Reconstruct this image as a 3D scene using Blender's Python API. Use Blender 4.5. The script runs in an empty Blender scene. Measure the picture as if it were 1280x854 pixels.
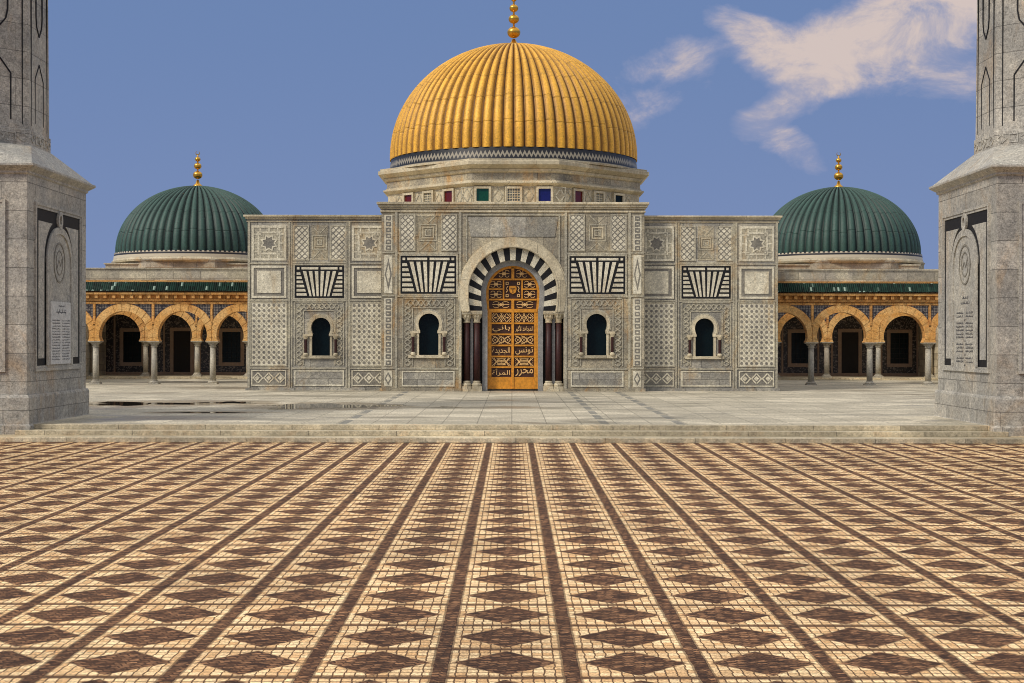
import bpy, bmesh, math, random
from mathutils import Matrix, Vector
from mathutils.geometry import tessellate_polygon
random.seed(7)
R = math.radians
PI = math.pi
C = bpy.context.scene.collection
E = 2.54                      # eye height above the plaza
TZ = 0.36                     # terrace level

def sr(r, g, b):
    def f(c):
        c /= 255.0
        return c / 12.92 if c <= 0.04045 else ((c + 0.055) / 1.055) ** 2.4
    return (f(r), f(g), f(b), 1.0)

# ------------------------------------------------------------------ node helper
class NT:
    def __init__(s, tree):
        s.t = tree; s.n = tree.nodes; s.l = tree.links
    def node(s, typ, ins=None, **kw):
        nd = s.n.new(typ)
        for k, v in kw.items(): setattr(nd, k, v)
        if ins:
            for k, v in ins.items(): s.put(nd.inputs[k], v)
        return nd
    def put(s, sock, v):
        if hasattr(v, 'is_linked') or isinstance(v, bpy.types.NodeSocket): s.l.new(v, sock)
        else: sock.default_value = v
    def m(s, op, a, b=None, c=None, clamp=False):
        nd = s.n.new('ShaderNodeMath'); nd.operation = op; nd.use_clamp = clamp
        for i, v in enumerate((a, b, c)):
            if v is not None: s.put(nd.inputs[i], v)
        return nd.outputs[0]
    def mix(s, f, a, b, blend='MIX'):
        nd = s.n.new('ShaderNodeMix'); nd.data_type = 'RGBA'; nd.blend_type = blend; nd.clamp_factor = True
        s.put(nd.inputs[0], f); s.put(nd.inputs[6], a); s.put(nd.inputs[7], b)
        return nd.outputs[2]
    def noise(s, vec, scale, detail=4, rough=0.55, dist=0.0, col=False):
        nd = s.node('ShaderNodeTexNoise', {'Vector': vec, 'Scale': scale, 'Detail': detail, 'Roughness': rough, 'Distortion': dist})
        return nd.outputs['Color' if col else 'Fac']
    def ramp(s, f, lo, hi):       # smoothstep
        nd = s.n.new('ShaderNodeMapRange'); nd.interpolation_type = 'SMOOTHSTEP'
        s.put(nd.inputs[0], f); s.put(nd.inputs[1], lo); s.put(nd.inputs[2], hi)
        return nd.outputs[0]
    def xyz(s, v):
        nd = s.n.new('ShaderNodeSeparateXYZ'); s.put(nd.inputs[0], v); return nd.outputs
    def comb(s, x, y, z):
        nd = s.n.new('ShaderNodeCombineXYZ')
        for i, v in enumerate((x, y, z)): s.put(nd.inputs[i], v)
        return nd.outputs[0]
    def scale(s, v, k):
        nd = s.n.new('ShaderNodeVectorMath'); nd.operation = 'MULTIPLY'; s.put(nd.inputs[0], v); nd.inputs[1].default_value = k
        return nd.outputs[0]
    def bump(s, h, strength, dist=0.02, normal=None):
        ins = {'Height': h, 'Strength': strength, 'Distance': dist}
        if normal is not None: ins['Normal'] = normal
        return s.node('ShaderNodeBump', ins).outputs[0]

def material(name):
    m = bpy.data.materials.new(name); m.use_nodes = True
    t = NT(m.node_tree); b = t.n['Principled BSDF']
    pos = t.node('ShaderNodeNewGeometry').outputs['Position']
    return m, t, b, pos

def stone(name, c1, c2, stain=None, stain_amt=0.5, joints=None, rough=0.6, vein=0.5, grain=0.5, bump=0.25, blockvar=0.25, scale=1.0):
    """mottled natural stone; joints = (course width, course height) draws block joints"""
    m, t, b, pos = material(name)
    x, y, z = t.xyz(pos)
    big = t.noise(pos, 0.9 * scale, 5, 0.6, 0.6)
    col = t.mix(t.ramp(big, 0.35, 0.65), c1, c2)
    # flowing veins
    v = t.noise(t.scale(pos, (1, 1, 2.2)), 2.6 * scale, 6, 0.68, 2.2)
    vv = t.m('ABSOLUTE', t.m('SUBTRACT', v, 0.5))
    vm = t.m('MULTIPLY', t.ramp(vv, 0.06, 0.0), vein)
    dark = (c1[0] * 0.38, c1[1] * 0.38, c1[2] * 0.40, 1)
    col = t.mix(vm, col, dark)
    if stain:
        sn = t.noise(t.scale(pos, (1, 1, 0.45)), 0.8 * scale, 6, 0.7, 1.0)
        col = t.mix(t.m('MULTIPLY', t.ramp(sn, 0.5, 0.72), stain_amt), col, stain)
    g = t.noise(pos, 24, 4, 0.9)
    g2 = t.noise(pos, 8, 4, 0.8)
    gm = t.m('ADD', t.m('MULTIPLY', t.m('SUBTRACT', g, 0.5), grain * 4.4), t.m('MULTIPLY', t.m('SUBTRACT', g2, 0.5), grain * 2.8))
    k = t.m('ADD', gm, 1.0)
    h = g
    if joints:
        bv = t.comb(t.m('ADD', x, y), z, 0.0)
        br = t.node('ShaderNodeTexBrick', {'Vector': bv, 'Color1': (0, 0, 0, 1), 'Color2': (1, 1, 1, 1), 'Mortar': (0.5, 0.5, 0.5, 1), 'Scale': 1.0,
                    'Mortar Size': 0.012, 'Brick Width': joints[0], 'Row Height': joints[1], 'Mortar Smooth': 0.3})
        rv = t.m('SUBTRACT', t.xyz(br.outputs['Color'])[0], 0.5)
        k = t.m('MULTIPLY', k, t.m('ADD', 1.0, t.m('MULTIPLY', rv, blockvar * 2)))
        k = t.m('MULTIPLY', k, t.m('SUBTRACT', 1.0, t.m('MULTIPLY', br.outputs['Fac'], 0.55)))
        h = t.m('SUBTRACT', h, t.m('MULTIPLY', br.outputs['Fac'], 1.5))
    kc = t.comb(k, k, k)
    col = t.mix(1.0, col, kc, 'MULTIPLY')
    t.put(b.inputs['Base Color'], col)
    t.put(b.inputs['Roughness'], rough)
    t.put(b.inputs['Normal'], t.bump(h, bump, 0.02))
    return m

def plain(name, col, rough=0.5, metal=0.0, var=0.3, vscale=8, bump=0.1, coat=0.0, spec=0.5):
    m, t, b, pos = material(name)
    n = t.noise(pos, vscale, 5, 0.7)
    k = t.m('ADD', 1.0, t.m('MULTIPLY', t.m('SUBTRACT', n, 0.5), var * 3))
    t.put(b.inputs['Base Color'], t.mix(1.0, col, t.comb(k, k, k), 'MULTIPLY'))
    t.put(b.inputs['Roughness'], rough); t.put(b.inputs['Metallic'], metal)
    t.put(b.inputs['Coat Weight'], coat); b.inputs['Specular IOR Level'].default_value = spec
    t.put(b.inputs['Normal'], t.bump(n, bump, 0.01))
    return m

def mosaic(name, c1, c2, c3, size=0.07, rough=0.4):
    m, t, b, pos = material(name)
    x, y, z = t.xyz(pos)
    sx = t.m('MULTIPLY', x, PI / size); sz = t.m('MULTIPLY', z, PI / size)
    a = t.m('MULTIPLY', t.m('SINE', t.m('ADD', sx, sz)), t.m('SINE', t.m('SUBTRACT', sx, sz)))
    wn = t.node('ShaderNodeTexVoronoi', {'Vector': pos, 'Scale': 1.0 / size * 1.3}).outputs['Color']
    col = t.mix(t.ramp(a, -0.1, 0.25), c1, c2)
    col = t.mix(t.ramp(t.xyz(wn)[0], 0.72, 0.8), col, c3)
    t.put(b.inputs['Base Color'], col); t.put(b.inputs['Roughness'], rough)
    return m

def ribbed(name, c_ridge, c_groove, rough, metal, seams, grain=0.35, fleck=None):
    """dome tiles: UV.x counts ribs, UV.y runs up in metres"""
    m, t, b, pos = material(name)
    uv = t.node('ShaderNodeUVMap').outputs[0]
    u, v, _ = t.xyz(uv)
    fu = t.m('FRACT', u); cell = t.m('FLOOR', u)
    d = t.m('ABSOLUTE', t.m('SUBTRACT', t.m('MULTIPLY', fu, 2.0), 1.0))     # 1 at groove
    n = t.noise(pos, 1.6, 5, 0.7, 0.5); g = t.noise(pos, 16, 4, 0.85)
    wn = t.node('ShaderNodeTexWhiteNoise', {'W': cell}, noise_dimensions='1D').outputs[0]
    vs = t.m('ADD', t.m('DIVIDE', v, seams), t.m('ADD', t.m('MULTIPLY', t.m('MODULO', cell, 2.0), 0.06), t.m('MULTIPLY', wn, 0.10)))
    fv = t.m('FRACT', vs)
    seam = t.ramp(t.m('ABSOLUTE', t.m('SUBTRACT', fv, 0.5)), 0.46, 0.5)
    wn2 = t.node('ShaderNodeTexWhiteNoise', {'Vector': t.comb(cell, t.m('FLOOR', vs), 0.0)}, noise_dimensions='2D').outputs[0]
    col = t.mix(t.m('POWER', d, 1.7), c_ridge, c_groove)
    k = t.m('ADD', 1.0, t.m('ADD', t.m('MULTIPLY', t.m('SUBTRACT', g, 0.5), grain * 3.5), t.m('MULTIPLY', t.m('SUBTRACT', n, 0.5), grain * 1.0)))
    k = t.m('MULTIPLY', k, t.m('ADD', 0.93, t.m('MULTIPLY', wn2, 0.14)))
    k = t.m('MULTIPLY', k, t.m('SUBTRACT', 1.0, t.m('MULTIPLY', seam, 0.24)))
    col = t.mix(1.0, col, t.comb(k, k, k), 'MULTIPLY')
    if fleck:
        col = t.mix(t.m('MULTIPLY', t.ramp(g, 0.6, 0.72), 0.35), col, fleck)
    t.put(b.inputs['Base Color'], col); t.put(b.inputs['Roughness'], rough); t.put(b.inputs['Metallic'], metal)
    t.put(b.inputs['Normal'], t.bump(t.m('SUBTRACT', g, t.m('MULTIPLY', seam, 2.0)), 0.35, 0.03))
    return m

M = {}
M['facade'] = stone('grey_beige_marble', sr(150, 142, 124), sr(190, 178, 148), sr(182, 138, 74), 0.8, (1.5, 0.85), 0.62, 0.55, 0.5)
M['facade_wing'] = stone('grey_marble', sr(144, 140, 130), sr(180, 174, 156), sr(172, 138, 86), 0.55, (1.5, 0.85), 0.62, 0.55, 0.5)
M['relief'] = stone('carved_marble', sr(166, 160, 142), sr(194, 186, 160), sr(176, 140, 84), 0.6, None, 0.65, 0.45, 0.6)
M['trim'] = stone('warm_trim_marble', sr(182, 170, 142), sr(206, 194, 164), sr(184, 142, 82), 0.5, (1.9, 5.0), 0.6, 0.25, 0.45)
M['greyinlay'] = stone('grey_inlay_marble', sr(116, 112, 103), sr(144, 138, 124), None, 0, None, 0.55, 0.3, 0.5)
M['white'] = stone('white_inlay_marble', sr(206, 198, 174), sr(232, 224, 198), sr(176, 150, 108), 0.55, None, 0.6, 0.35, 0.5)
M['black'] = plain('black_marble', (0.014, 0.014, 0.016, 1), 0.6, 0, 0.8, 20, spec=0.2)
M['greystone'] = stone('grey_reveal_stone', sr(140, 139, 136), sr(158, 156, 150), None, 0, None, 0.6, 0.2, 0.4)
M['dark'] = plain('dark_recess', (0.012, 0.010, 0.009, 1), 0.8)
M['glass'] = plain('dark_teal_glass', (0.003, 0.009, 0.012, 1), 0.25, 0, 0.2, spec=0.15)
M['maroon'] = plain('maroon_porphyry', (0.040, 0.012, 0.010, 1), 0.5, 0, 0.8, 18, spec=0.3)
M['gold'] = plain('gilded_carving', (0.74, 0.31, 0.03, 1), 0.42, 0.2, 0.6, 9, 0.4)
M['goldpale'] = plain('gilded_lettering', (0.84, 0.52, 0.20, 1), 0.5, 0.05, 0.3)
M['doorback'] = plain('dark_door_field', (0.055, 0.018, 0.007, 1), 0.6)
M['finial'] = plain('polished_gold', (0.70, 0.38, 0.06, 1), 0.28, 0.85, 0.2)
M['ochre'] = stone('ochre_limestone', sr(202, 144, 74), sr(218, 168, 100), sr(160, 96, 42), 0.6, (0.62, 0.33), 0.8, 0.25, 0.55, 0.4, 0.22)
M['ochre_ring'] = stone('ochre_voussoirs', sr(212, 156, 82), sr(226, 182, 116), sr(170, 104, 48), 0.5, None, 0.8, 0.15, 0.6, 0.4)
M['colstone'] = stone('grey_column_stone', sr(158, 152, 138), sr(184, 176, 156), sr(150, 118, 78), 0.3, None, 0.6, 0.3, 0.5)
M['parapet'] = stone('parapet_stone', sr(158, 150, 134), sr(190, 180, 154), sr(170, 134, 80), 0.5, (1.3, 0.36), 0.7, 0.3, 0.5)
M['granite_w'] = stone('speckled_granite_warm', sr(156, 153, 144), sr(182, 176, 162), sr(172, 136, 86), 0.45, (1.32, 0.72), 0.65, 0.35, 0.62, 0.3, 0.14)
M['granite_p'] = stone('granite_panel', sr(164, 161, 152), sr(186, 181, 167), sr(166, 134, 88), 0.3, None, 0.65, 0.4, 0.6)
M['mosaic'] = mosaic('blue_grey_mosaic', sr(62, 58, 60), sr(124, 116, 106), sr(44, 40, 44), 0.13)
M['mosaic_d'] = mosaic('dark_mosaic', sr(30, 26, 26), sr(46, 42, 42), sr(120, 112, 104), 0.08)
M['palestrip'] = plain('pale_window_frame', sr(150, 128, 108), 0.7, 0, 0.3)
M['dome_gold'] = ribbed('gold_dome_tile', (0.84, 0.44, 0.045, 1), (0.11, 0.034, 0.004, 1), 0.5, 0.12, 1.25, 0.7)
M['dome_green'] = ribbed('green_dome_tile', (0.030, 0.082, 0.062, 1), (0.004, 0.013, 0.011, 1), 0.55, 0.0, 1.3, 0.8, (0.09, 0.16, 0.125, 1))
M['glassgreen'] = plain('green_glass', (0.004, 0.06, 0.03, 1), 0.15)
M['glassblue'] = plain('blue_glass', (0.008, 0.010, 0.11, 1), 0.15)
M['glassred'] = plain('red_glass', (0.10, 0.008, 0.006, 1), 0.15)
M['glassgrey'] = plain('grey_glass', (0.18, 0.19, 0.17, 1), 0.3)
M['plaque'] = stone('white_plaque_marble', sr(196, 196, 192), sr(208, 206, 200), None, 0, None, 0.5, 0.1, 0.4)
M['engraved'] = plain('engraved_letters', (0.07, 0.07, 0.075, 1), 0.7)

# green roof tiles with flecks
def roof_tile_mat():
    m, t, b, pos = material('green_roof_tile')
    x, y, z = t.xyz(pos)
    cell = t.m('FLOOR', t.m('DIVIDE', x, 0.10)); row = t.m('FLOOR', t.m('DIVIDE', z, 0.18))
    wn = t.node('ShaderNodeTexWhiteNoise', {'Vector': t.comb(cell, row, 0.0)}, noise_dimensions='2D').outputs[0]
    col = t.mix(wn, (0.002, 0.010, 0.007, 1), (0.010, 0.042, 0.028, 1))
    col = t.mix(t.ramp(wn, 0.93, 0.97), col, (0.30, 0.40, 0.33, 1))
    t.put(b.inputs['Base Color'], col); t.put(b.inputs['Roughness'], 0.5); b.inputs['Specular IOR Level'].default_value = 0.25
    return m
M['rooftile'] = roof_tile_mat()

def zigzag_mat():
    m, t, b, pos = material('black_white_zigzag_tile')
    u, v, _ = t.xyz(t.node('ShaderNodeUVMap').outputs[0])          # v 0..1 across the band
    tri = t.m('ABSOLUTE', t.m('SUBTRACT', t.m('MULTIPLY', t.m('FRACT', u), 2.0), 1.0))
    a = t.m('GREATER_THAN', v, t.m('ADD', 0.18, t.m('MULTIPLY', tri, 0.30)))
    c = t.m('LESS_THAN', v, t.m('ADD', 0.42, t.m('MULTIPLY', tri, 0.34)))
    w = t.m('MULTIPLY', a, c)
    w = t.m('MAXIMUM', w, t.m('LESS_THAN', v, 0.10))
    t.put(b.inputs['Base Color'], t.mix(w, (0.015, 0.015, 0.016, 1), sr(150, 142, 124)))
    t.put(b.inputs['Roughness'], 0.4)
    return m
M['zigzag'] = zigzag_mat()

def stripe_mat():
    m, t, b, pos = material('black_white_stripe_tile')
    u, v, _ = t.xyz(t.node('ShaderNodeUVMap').outputs[0])
    w = t.m('GREATER_THAN', t.m('ABSOLUTE', t.m('SUBTRACT', v, 0.62)), 0.14)
    d = t.m('MULTIPLY', t.m('GREATER_THAN', t.m('FRACT', u), 0.5), t.m('GREATER_THAN', v, 0.80))
    w = t.m('SUBTRACT', w, d, clamp=True)
    t.put(b.inputs['Base Color'], t.mix(w, (0.02, 0.02, 0.025, 1), sr(196, 186, 162)))
    t.put(b.inputs['Roughness'], 0.45)
    return m
M['stripe'] = stripe_mat()

def paving_mat():
    m, t, b, pos = material('patterned_sett_paving')
    jit = t.noise(pos, 9, 2, 0.5, col=True)
    jx, jy, _ = t.xyz(jit)
    px, py, _z = t.xyz(pos)
    x = t.m('ADD', px, t.m('MULTIPLY', t.m('SUBTRACT', jx, 0.5), 0.03))
    y = t.m('ADD', py, t.m('MULTIPLY', t.m('SUBTRACT', jy, 0.5), 0.03))
    W, D = 1.010, 1.015
    u = t.m('FRACT', t.m('ADD', t.m('DIVIDE', t.m('ADD', x, 0.548), W), 100.0))
    uc = t.m('SUBTRACT', u, 0.5)                                   # 0 at field centre, .5 at strip
    s = t.m('DIVIDE', t.m('ABSOLUTE', uc), 0.435)
    tt = t.m('SUBTRACT', t.m('MULTIPLY', t.m('FRACT', t.m('DIVIDE', t.m('SUBTRACT', y, 11.10 - 101.5), D)), 2.0), 1.0)
    at = t.m('ABSOLUTE', tt)
    strip = t.m('GREATER_THAN', s, 1.015)
    dia = t.ramp(t.m('ADD', t.m('DIVIDE', s, 0.99), t.m('DIVIDE', t.m('ADD', at, t.m('MULTIPLY', s, 0.04)), 0.87)), 1.05, 0.94)
    brown = t.m('MAXIMUM', strip, dia)
    # cream setts
    bc = t.node('ShaderNodeTexBrick', {'Vector': t.comb(x, y, 0.0), 'Color1': (0, 0, 0, 1), 'Color2': (1, 1, 1, 1), 'Mortar': (0, 0, 0, 1), 'Scale': 1.0,
                'Mortar Size': 0.0085, 'Brick Width': 0.0842, 'Row Height': 0.1015, 'Mortar Smooth': 0.7}, offset=0.06)
    cr = t.xyz(bc.outputs['Color'])[0]
    cream = t.mix(cr, sr(216, 172, 120), sr(252, 222, 172))
    # brown setts, laid slanting
    vb = t.node('ShaderNodeTexBrick', {'Vector': t.comb(t.m('ADD', x, t.m('MULTIPLY', y, 0.55)), t.m('SUBTRACT', y, t.m('MULTIPLY', x, 0.35)), 0.0),
                'Color1': (0, 0, 0, 1), 'Color2': (1, 1, 1, 1), 'Mortar': (0, 0, 0, 1), 'Scale': 1.0, 'Mortar Size': 0.008, 'Brick Width': 0.10, 'Row Height': 0.075, 'Mortar Smooth': 0.4})
    bw = t.xyz(vb.outputs['Color'])[0]
    brn = t.mix(bw, sr(88, 56, 34), sr(182, 134, 94))
    ln = t.noise(t.comb(t.m('MULTIPLY', t.m('ADD', x, t.m('MULTIPLY', y, 0.7)), 6.0), t.m('MULTIPLY', t.m('SUBTRACT', y, t.m('MULTIPLY', x, 0.25)), 17.0), 0.0), 1.0, 4, 0.75)
    brn = t.mix(t.ramp(ln, 0.35, 0.65), sr(42, 24, 14), brn)
    col = t.mix(brown, cream, brn)
    jn = t.m('ADD', t.m('MULTIPLY', bc.outputs['Fac'], t.m('SUBTRACT', 1.0, brown)), t.m('MULTIPLY', vb.outputs['Fac'], brown))
    rowb = t.m('MULTIPLY', t.ramp(at, 0.84, 0.93), t.m('SUBTRACT', 1.0, strip))
    col = t.mix(t.m('MULTIPLY', rowb, 0.6), col, sr(126, 82, 48))
    rowj = t.m('MULTIPLY', t.ramp(t.m('ADD', at, t.m('MULTIPLY', t.m('SUBTRACT', jx, 0.5), 0.05)), 0.90, 0.965), t.m('SUBTRACT', 1.0, strip))
    sj = t.m('MULTIPLY', t.ramp(t.m('ABSOLUTE', t.m('SUBTRACT', s, 1.0)), 0.035, 0.01), 0.8)
    jn = t.m('MAXIMUM', t.m('MAXIMUM', jn, t.m('MULTIPLY', rowj, 0.95)), sj)
    col = t.mix(t.m('MULTIPLY', jn, 0.88), col, sr(66, 42, 24))
    g = t.noise(pos, 40, 3, 0.8); n2 = t.noise(pos, 0.45, 5, 0.7, 0.5)
    k = t.m('ADD', 1.0, t.m('ADD', t.m('MULTIPLY', t.m('SUBTRACT', g, 0.5), 3.2), t.m('MULTIPLY', t.m('SUBTRACT', n2, 0.5), 1.3)))
    col = t.mix(1.0, col, t.comb(k, k, k), 'MULTIPLY')
    t.put(b.inputs['Base Color'], col); t.put(b.inputs['Roughness'], 0.75); t.put(b.inputs['Specular IOR Level'], 0.25)
    t.put(b.inputs['Normal'], t.bump(t.m('SUBTRACT', t.m('MULTIPLY', g, 0.5), jn), 0.5, 0.012))
    return m
M['paving'] = paving_mat()

def terrace_mat():
    m, t, b, pos = material('wet_marble_slabs')
    x, y, z = t.xyz(pos)
    br = t.node('ShaderNodeTexBrick', {'Vector': t.comb(x, y, 0.0), 'Color1': (0, 0, 0, 1), 'Color2': (1, 1, 1, 1), 'Mortar': (0.5, 0.5, 0.5, 1), 'Scale': 1.0,
                'Mortar Size': 0.014, 'Brick Width': 0.9, 'Row Height': 0.9, 'Mortar Smooth': 0.2}, offset=0.0)
    r = t.xyz(br.outputs['Color'])[0]
    n = t.noise(t.scale(pos, (0.5, 1, 1)), 0.5, 5, 0.65, 0.8)
    col = t.mix(r, sr(180, 171, 150), sr(216, 206, 182))
    col = t.mix(t.ramp(n, 0.4, 0.62), sr(172, 164, 144), col)
    wet = t.ramp(t.noise(t.scale(pos, (0.45, 1.0, 1)), 0.33, 5, 0.65, 0.6), 0.50, 0.62)
    col = t.mix(t.m('MULTIPLY', wet, 0.45), col, sr(110, 106, 94))
    # dark marble bands crossing the slabs towards the portal
    for xc in (-4.35, 4.35, 2.4):
        ln = t.m('MULTIPLY', t.m('LESS_THAN', t.m('ABSOLUTE', t.m('SUBTRACT', x, xc)), 0.11), t.m('LESS_THAN', t.m('FRACT', t.m('DIVIDE', y, 2.7)), 0.72))
        col = t.mix(t.m('MULTIPLY', ln, 0.6), col, sr(82, 88, 92))
    # brown tide marks around the standing water
    wob = t.m('MULTIPLY', t.m('SUBTRACT', t.noise(pos, 1.1, 5, 0.7), 0.5), 2.4)
    for (px, py, a, b_) in ((-12.2, 49.4, 2.9, 2.6), (-9.4, 50.4, 1.5, 1.8), (-6.1, 47.9, 2.8, 3.0), (-8.9, 43.7, 2.1, 0.8)):
        q = t.m('ADD', t.m('POWER', t.m('DIVIDE', t.m('SUBTRACT', x, px), a), 2.0), t.m('POWER', t.m('DIVIDE', t.m('SUBTRACT', y, py), b_), 2.0))
        col = t.mix(t.m('MULTIPLY', t.ramp(t.m('ADD', q, wob), 1.25, 0.7), 0.55), col, sr(126, 108, 80))
    g = t.noise(pos, 20, 4, 0.85)
    k = t.m('ADD', 1.0, t.m('MULTIPLY', t.m('SUBTRACT', g, 0.5), 4.0))
    k = t.m('MULTIPLY', k, t.m('SUBTRACT', 1.0, t.m('MULTIPLY', br.outputs['Fac'], 0.5)))
    col = t.mix(1.0, col, t.comb(k, k, k), 'MULTIPLY')
    t.put(b.inputs['Base Color'], col)
    t.put(b.inputs['Roughness'], t.m('SUBTRACT', 0.75, t.m('MULTIPLY', wet, 0.45)))
    b.inputs['Specular IOR Level'].default_value = 0.3
    t.put(b.inputs['Normal'], t.bump(g, 0.12, 0.01))
    return m
M['terrace'] = terrace_mat()
M['step'] = stone('step_marble', sr(176, 164, 136), sr(206, 192, 160), sr(176, 138, 88), 0.5, (2.2, 5.0), 0.6, 0.2, 0.55)
M['groundm'] = stone('sandy_asphalt', sr(118, 108, 92), sr(138, 126, 104), None, 0, None, 0.9, 0.1, 0.5)
M['water'] = plain('standing_water', (0.035, 0.028, 0.022, 1), 0.03, 0, 0.1, 2, 0.02)

# ------------------------------------------------------------------ mesh builder
def frame(ox, oy, oz, ang=0.0, mirror=1):
    """u along the wall (to the viewer's right), v up, w out of the wall. ang=0: wall faces -Y"""
    c, s = math.cos(ang), math.sin(ang)
    return Matrix(((c * mirror, 0, s, ox), (s * mirror, 0, -c, oy), (0, 1, 0, oz), (0, 0, 0, 1)))

class MB:
    def __init__(s, F=None):
        s.v = []; s.f = []; s.mi = []; s.F = F or Matrix.Identity(4); s.cur = 0; s.uv = None
    def add(s, vs, fs):
        o = len(s.v)
        for p in vs: s.v.append(s.F @ Vector(p))
        for f in fs: s.f.append([i + o for i in f]); s.mi.append(s.cur)
    def box(s, u0, u1, v0, v1, w0, w1, m=None):
        if m is not None: s.cur = m
        s.add([(u0, v0, w0), (u1, v0, w0), (u1, v1, w0), (u0, v1, w0), (u0, v0, w1), (u1, v0, w1), (u1, v1, w1), (u0, v1, w1)],
              [(0, 3, 2, 1), (4, 5, 6, 7), (0, 1, 5, 4), (1, 2, 6, 5), (2, 3, 7, 6), (3, 0, 4, 7)])
    def poly(s, pts, w0, w1, m=None):           # convex or concave polygon extruded
        s.plate([pts], w0, w1, m)
    def plate(s, loops, w0, w1, m=None):        # outer loop + holes
        if m is not None: s.cur = m
        tri = tessellate_polygon([[Vector((p[0], p[1], 0)) for p in L] for L in loops])
        flat = [p for L in loops for p in L]; n = len(flat)
        vs = [(p[0], p[1], w1) for p in flat] + [(p[0], p[1], w0) for p in flat]
        fs = [tuple(t) for t in tri] + [(t[2] + n, t[1] + n, t[0] + n) for t in tri]
        o = 0
        for L in loops:
            k = len(L)
            for i in range(k):
                j = (i + 1) % k
                fs.append((o + i, o + j, o + j + n, o + i + n))
            o += k
        s.add(vs, fs)
    def bar(s, p, q, wd, w0, w1, m=None):
        d = Vector((q[0] - p[0], q[1] - p[1])); L = d.length
        if L < 1e-6: return
        d /= L; nx, ny = -d.y * wd / 2, d.x * wd / 2
        s.quad([(p[0] + nx, p[1] + ny), (p[0] - nx, p[1] - ny), (q[0] - nx, q[1] - ny), (q[0] + nx, q[1] + ny)], w0, w1, m)
    def quad(s, pts, w0, w1, m=None):
        if m is not None: s.cur = m
        n = len(pts)
        vs = [(p[0], p[1], w0) for p in pts] + [(p[0], p[1], w1) for p in pts]
        fs = [tuple(range(n))[::-1], tuple(range(n, 2 * n))] + [(i, (i + 1) % n, (i + 1) % n + n, i + n) for i in range(n)]
        s.add(vs, fs)
    def path(s, pts, wd, w0, w1, m=None, closed=False):
        for i in range(len(pts) - (0 if closed else 1)):
            s.bar(pts[i], pts[(i + 1) % len(pts)], wd, w0, w1, m)
    def ring(s, a, b, w0, w1, m=None):          # open band between two point rows of same length
        if m is not None: s.cur = m
        n = len(a)
        vs = [(p[0], p[1], w1) for p in a] + [(p[0], p[1], w1) for p in b] + [(p[0], p[1], w0) for p in a] + [(p[0], p[1], w0) for p in b]
        fs = []
        for i in range(n - 1):
            fs += [(i, i + 1, n + i + 1, n + i), (2 * n + i, 3 * n + i, 3 * n + i + 1, 2 * n + i + 1),
                   (i, 2 * n + i, 2 * n + i + 1, i + 1), (n + i, n + i + 1, 3 * n + i + 1, 3 * n + i)]
        fs += [(0, n, 3 * n, 2 * n), (n - 1, 3 * n - 1, 4 * n - 1, 2 * n - 1)]
        s.add(vs, fs)
    def frame_rect(s, u0, u1, v0, v1, t, w0, w1, m=None):
        s.plate([[(u0, v0), (u1, v0), (u1, v1), (u0, v1)], [(u0 + t, v0 + t), (u0 + t, v1 - t), (u1 - t, v1 - t), (u1 - t, v0 + t)]], w0, w1, m)
    def lathe(s, prof, cx, cy, n=24, m=None):   # world coordinates profile (r, z)
        if m is not None: s.cur = m
        vs = []; fs = []
        for r, z in prof:
            for i in range(n):
                a = 2 * PI * i / n; vs.append((cx + r * math.cos(a), cy + r * math.sin(a), z))
        for k in range(len(prof) - 1):
            for i in range(n):
                j = (i + 1) % n; fs.append((k * n + i, k * n + j, (k + 1) * n + j, (k + 1) * n + i))
        fs.append(tuple(range(n))[::-1]); fs.append(tuple(range((len(prof) - 1) * n, len(prof) * n)))
        s.add(vs, fs)
    def text(s, body, u0, u1, v0, v1, w0, w1, m=None, fit=1.0):
        if m is not None: s.cur = m
        cu = bpy.data.curves.new('lettering', 'FONT'); cu.body = body; cu.resolution_u = 3; cu.offset = 0.006
        ob = bpy.data.objects.new('lettering', cu); C.objects.link(ob)
        bpy.context.view_layer.update()
        me = bpy.data.meshes.new_from_object(ob.evaluated_get(bpy.context.evaluated_depsgraph_get()))
        xs = [q.co.x for q in me.vertices]; ys = [q.co.y for q in me.vertices]
        ax, bx_, ay, by = min(xs), max(xs), min(ys), max(ys)
        ku = (u1 - u0) / (bx_ - ax); kv = (v1 - v0) / (by - ay); ku = min(ku, kv * 2.4)
        mu = (u0 + u1) / 2 - ku * (ax + bx_) / 2
        pts = [(mu + ku * q.co.x, v0 + kv * (q.co.y - ay), w1) for q in me.vertices]
        s.add(pts, [tuple(p.vertices) for p in me.polygons])
        bpy.data.objects.remove(ob); bpy.data.meshes.remove(me); bpy.data.curves.remove(cu)
    def build(s, name, mats, parent=None, smooth=False, uv=None, bevel=0, fix=True):
        me = bpy.data.meshes.new(name)
        org = Vector((0, 0, 0))
        base = parent
        off = Vector((0, 0, 0))
        while base is not None: off += base.location; base = base.parent
        me.from_pydata([tuple(v - off) for v in s.v], [], s.f)
        if not isinstance(mats, (list, tuple)): mats = [mats]
        for m in mats: me.materials.append(M[m] if isinstance(m, str) else m)
        me.polygons.foreach_set('material_index', [min(i, len(mats) - 1) for i in s.mi])
        if uv:
            L = me.uv_layers.new(name='UVMap')
            for p in me.polygons:
                for li, vi in zip(p.loop_indices, p.vertices): L.data[li].uv = uv(p, vi)
        if fix:
            bm = bmesh.new(); bm.from_mesh(me); bmesh.ops.recalc_face_normals(bm, faces=bm.faces); bm.to_mesh(me); bm.free()
        if smooth:
            me.polygons.foreach_set('use_smooth', [True] * len(me.polygons))
        me.update()
        o = bpy.data.objects.new(name, me); C.objects.link(o); o.parent = parent
        if bevel:
            bv = o.modifiers.new('edge_bevel', 'BEVEL'); bv.width = bevel; bv.segments = 2; bv.limit_method = 'ANGLE'
        return o

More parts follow.
